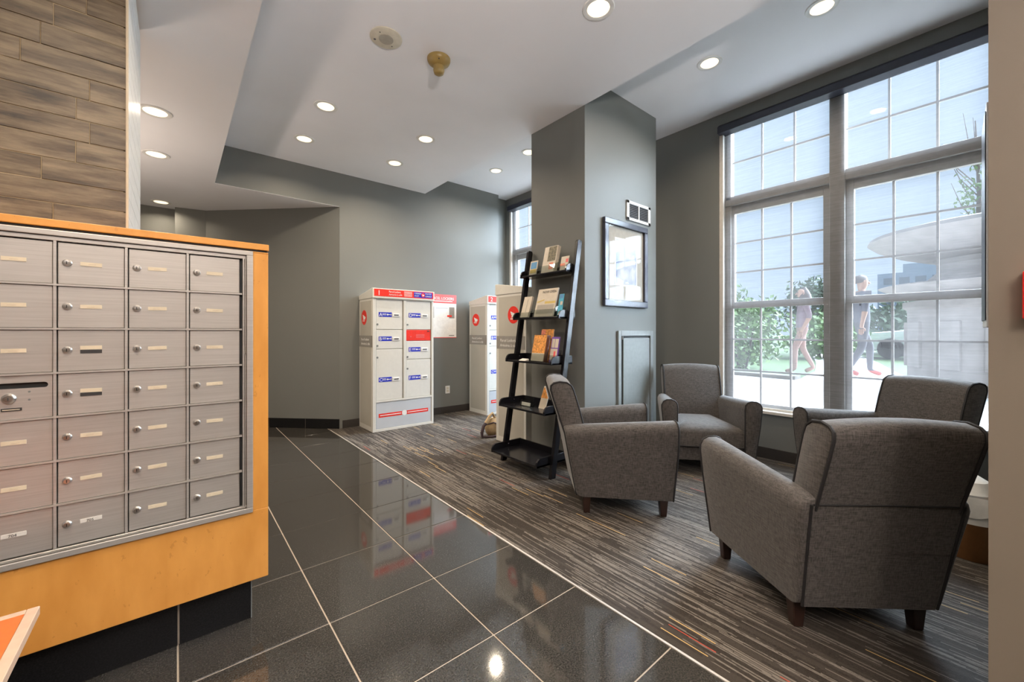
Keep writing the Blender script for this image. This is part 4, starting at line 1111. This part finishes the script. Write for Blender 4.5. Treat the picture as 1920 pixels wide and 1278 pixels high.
# wispy tree behind the fountain
t = thing('bare_tree', 'wispy sparse tree rising behind the stone fountain bowl', 'tree', (11.6, 0.25, GZ - 0.01), group=GT)
rnd = random.Random(3)
MB().tube([(0, 0, 0), (0.02, 0.03, 2.2), (-0.03, 0.0, 3.4), (0, 0.05, 4.8)], [0.07, 0.05, 0.03, 0.008], 8).build('trunk', M['bark'], t)
for k in range(26):
    z = 1.9 + 2.3 * rnd.random(); a = rnd.random() * 2 * PI; L = rnd.uniform(0.35, 0.8)
    MB().tube([(0, 0, z), (L * 0.45 * math.cos(a), L * 0.45 * math.sin(a), z + L * 0.7), (L * 0.7 * math.cos(a), L * 0.7 * math.sin(a), z + L * 1.4)], [0.012, 0.008, 0.003], 5).build('twig', M['bark'], t)
foliage('foliage', (0, -0.1, 3.2), (0.45, 0.45, 0.9), 420, M['leaf_light'], t, 0.05, 8)

# fountain
t = thing('stone_fountain', 'large pale stone fountain with a wide bowl outside the right window', 'fountain', (8.64, -0.02, GZ))
MB().lathe((0, 0, 0), [(1.05, 0.0), (1.05, 0.10), (0.93, 0.14), (0.93, 1.12), (0.98, 1.16), (0.98, 1.24), (0.6, 1.25)], 40).build('pedestal', M['stone'], t, smooth=30)
MB().lathe((0, 0, 0), [(0.55, 1.22), (0.62, 1.30), (1.15, 1.40), (1.26, 1.46), (1.20, 1.48), (0.62, 1.44), (0.5, 1.46)], 40).build('lower_basin', M['stone'], t, smooth=30)
MB().lathe((0, 0, 0), [(0.74, 1.44), (0.72, 1.56), (0.60, 1.68), (0.60, 1.76), (0.66, 1.82), (0.62, 1.86), (0.4, 1.87)], 36).build('stem', M['stone'], t, smooth=30)
MB().lathe((0, 0, 0), [(0.45, 1.82), (0.75, 1.84), (1.02, 1.93), (1.28, 2.06), (1.385, 2.15), (1.36, 2.20), (1.20, 2.24), (0.8, 2.12), (0.2, 2.05)], 48).build('upper_bowl', M['stone'], t, smooth=30)
for k in range(12):
    a = 2 * PI * k / 12
    ca, sa = math.cos(a), math.sin(a)
    MB().box(-0.02, 0.02, -0.14, 0.14, 0.30, 0.95).xform(Matrix.Translation((0.935 * ca, 0.935 * sa, 0)) @ Matrix.Rotation(a, 4, 'Z')).build('relief_panel', M['stone'], t, bevel=0.008)

# distant building
t = thing('office_building', 'blue grey office block far off beyond the fountain', 'building', (88, 6.5, GZ - 0.01))
MB().box(-6, 6, -3.8, 5.4, 0, 9.6).box(-6, 6, -1.0, 2.6, 9.6, 10.8).build('wall', M['bluebld'], t)
for r in range(4):
    for c in range(5):
        MB().box(-6.06, -5.95, -3.2 + c * 1.7, -2.1 + c * 1.7, 3.4 + r * 1.5, 4.4 + r * 1.5).build('window', M['glassdark'], t)

# parked car
t = thing('parked_car', 'white parked car outside, half hidden behind the fountain', 'car', (17.3, 0.75, GZ))
def ycar(pts, y0, y1): return MB().prism([(y0, 0, 0)] * 0 + [(0, 0, 0)] * 0 + [(y0, a, b) for a, b in pts], (y1 - y0, 0, 0))
side = [(-2.1, 0.25), (2.1, 0.25), (2.15, 0.55), (1.9, 0.78), (1.05, 0.86), (-2.05, 0.88), (-2.15, 0.6)]
ycar(side, -0.82, 0.82).build('body', M['carpaint'], t, bevel=0.05)
cab_ = [(-1.9, 0.86), (1.0, 0.86), (0.35, 1.30), (-1.45, 1.32)]
ycar(cab_, -0.70, 0.70).build('cabin', M['glassdark'], t, bevel=0.04)
ycar([(-1.5, 1.30), (0.40, 1.28), (0.3, 1.36), (-1.4, 1.38)], -0.72, 0.72).build('roof', M['carpaint'], t, bevel=0.02)
for sx in (-0.72, 0.72):
    MB().tube([(sx, 1.02, 0.87), (sx, 0.38, 1.31)], 0.035, 8).build('pillar', M['carpaint'], t)
    for yv in (-1.35, 1.35):
        MB().cyl((sx - 0.1, yv, 0.31), (sx + 0.1, yv, 0.31), 0.31, n=20).build('wheel', M['rubber'], t, smooth=30)

# ------------------------------------------------------------------ people walking outside
def person(label, loc, rz, h, mats, hairlong):
    t = thing('person', label, 'person', loc, rz)
    k = h / 1.75
    # local: faces +x ; joints
    J = {'pel': (0, 0, .95), 'spn': (0.01, 0, 1.12), 'cst': (0.0, 0, 1.32), 'nck': (0.0, 0, 1.49), 'hd0': (0.015, 0, 1.57), 'hd1': (0.02, 0, 1.65), 'hd2': (0.01, 0, 1.73),
         'shL': (0, .17, 1.42), 'elL': (-.06, .23, 1.15), 'wrL': (.06, .24, .92), 'haL': (.10, .235, .84),
         'shR': (0, -.17, 1.42), 'elR': (-.03, -.23, 1.15), 'wrR': (-.08, -.25, .92), 'haR': (-.09, -.245, .83),
         'hpL': (0, .095, .90), 'knL': (.16, .10, .52), 'anL': (.16, .10, .10), 'toL': (.33, .11, .035),
         'hpR': (0, -.095, .90), 'knR': (-.03, -.10, .50), 'anR': (-.22, -.10, .12), 'toR': (-.07, -.11, .035)}
    Rd = {'pel': (.15, .12), 'spn': (.14, .11), 'cst': (.165, .12), 'nck': (.055, .055), 'hd0': (.072, .075), 'hd1': (.085, .098), 'hd2': (.06, .075), 'shL': (.07, .07), 'shR': (.07, .07), 'elL': (.047, .047), 'elR': (.047, .047),
          'wrL': (.03, .03), 'wrR': (.03, .03), 'haL': (.03, .042), 'haR': (.03, .042), 'hpL': (.095, .095), 'hpR': (.095, .095), 'knL': (.062, .062), 'knR': (.062, .062), 'anL': (.042, .042), 'anR': (.042, .042), 'toL': (.045, .032), 'toR': (.045, .032)}
    E_ = [('pel', 'spn'), ('spn', 'cst'), ('cst', 'nck'), ('nck', 'hd0'), ('hd0', 'hd1'), ('hd1', 'hd2'), ('cst', 'shL'), ('shL', 'elL'), ('elL', 'wrL'), ('wrL', 'haL'), ('cst', 'shR'), ('shR', 'elR'), ('elR', 'wrR'), ('wrR', 'haR'),
          ('pel', 'hpL'), ('hpL', 'knL'), ('knL', 'anL'), ('anL', 'toL'), ('pel', 'hpR'), ('hpR', 'knR'), ('knR', 'anR'), ('anR', 'toR')]
    ks = list(J)
    me = bpy.data.meshes.new('body')
    me.from_pydata([tuple(c * k for c in J[q]) for q in ks], [(ks.index(a), ks.index(b)) for a, b in E_], [])
    o = bpy.data.objects.new('body', me); COL.objects.link(o)
    sk = o.modifiers.new('skin', 'SKIN'); sk.use_smooth_shade = True
    for i, q in enumerate(ks):
        me.skin_vertices[0].data[i].radius = (Rd[q][0] * k, Rd[q][1] * k)
        me.skin_vertices[0].data[i].use_root = q == 'pel'
    sb = o.modifiers.new('sub', 'SUBSURF'); sb.levels = 2; sb.render_levels = 2
    dg = bpy.context.evaluated_depsgraph_get(); dg.update()
    m2 = bpy.data.meshes.new_from_object(o.evaluated_get(dg))
    bpy.data.objects.remove(o)
    bm = bmesh.new(); bm.from_mesh(m2)
    # fingers and nose joined to the same mesh
    fm_ = MB()
    for hx, hy, hz, sgn in ((.10, .235, .84, 1), (-.09, -.245, .83, -1)):
        for f in range(4):
            fx = hx + (f - 1.5) * 0.019
            ln = (0.062, 0.075, 0.078, 0.06)[f]
            fm_.tube([(fx * k, hy * k, (hz - .01) * k), (fx * k, (hy + .004 * -sgn) * k, (hz - .03 - ln * .5) * k), ((fx + .004) * k, (hy - .016 * sgn) * k, (hz - .03 - ln) * k)], [.009 * k, .0085 * k, .006 * k], 6)
        fm_.tube([((hx + .02) * k, hy * k, (hz + .02) * k), ((hx + .05) * k, (hy - .008 * sgn) * k, (hz - .01) * k), ((hx + .058) * k, (hy - .012 * sgn) * k, (hz - .045) * k)], [.011 * k, .010 * k, .007 * k], 6)
    fm_.tube([(.085 * k, 0, 1.655 * k), (.118 * k, 0, 1.615 * k), (.10 * k, 0, 1.605 * k)], [.010 * k, .014 * k, .010 * k], 6)
    for sy in (-1, 1): fm_.tube([(.01 * k, .083 * sy * k, 1.66 * k), (.0 * k, .096 * sy * k, 1.64 * k), (.012 * k, .086 * sy * k, 1.60 * k)], .010 * k, 6)
    fm = fm_.mesh('f'); bm.from_mesh(fm)
    bm.to_mesh(m2); bm.free()
    m2.name = 'body'
    for q in mats: m2.materials.append(q)
    for p in m2.polygons:
        p.use_smooth = True
        z = p.center.z / k; ay = abs(p.center.y) / k
        if z > 1.47: i = 0
        elif z < 0.10: i = 3
        elif ay > 0.185 and z < 1.12: i = 0
        elif z > 0.93: i = 1
        else: i = 2
        p.material_index = i
    b = bpy.data.objects.new('body', m2); COL.objects.link(b); b.parent = t
    R = []
    for q in range(7):
        f = q / 6.0; z = 1.765 - f * (0.30 if hairlong else 0.15); r = 0.104 * math.sin(min(1, 0.18 + f * 1.1) * PI / 2)
        R.append([Vector(((r * 1.12 * math.cos(a) - 0.022 - (0.02 * f)) * k, r * 0.98 * math.sin(a) * k, (z + (0.075 * f * max(0, math.cos(a)))) * k)) for a in [2 * PI * i / 18 for i in range(18)]])
    MB().rings(R).build('hair', M['hair'], t, smooth=True)
    for sy in (-1, 1):
        MB().lathe(((.098) * k, .033 * sy * k, 1.655 * k), [(.003, -.009), (.011, 0), (.003, .009)], 8).build('eye', M['ink'], t)
    MB().box(.094 * k, .104 * k, -.024 * k, .024 * k, 1.575 * k, 1.582 * k).build('mouth', M['pinkcloth'], t)
    return t
person('person in a mauve top and pink trousers walking outside the left window', (9.36, 2.45, GZ + 0.004), math.radians(120), 1.66, [M['skin'], M['mauve'], M['pinkcloth'], M['pinkcloth']], True)
person('person in dark slate clothes and red shoes walking outside the right window', (9.57, 1.61, GZ + 0.004), math.radians(-60), 1.82, [M['skin'], M['slate'], M['greycloth'], M['shoe']], False)
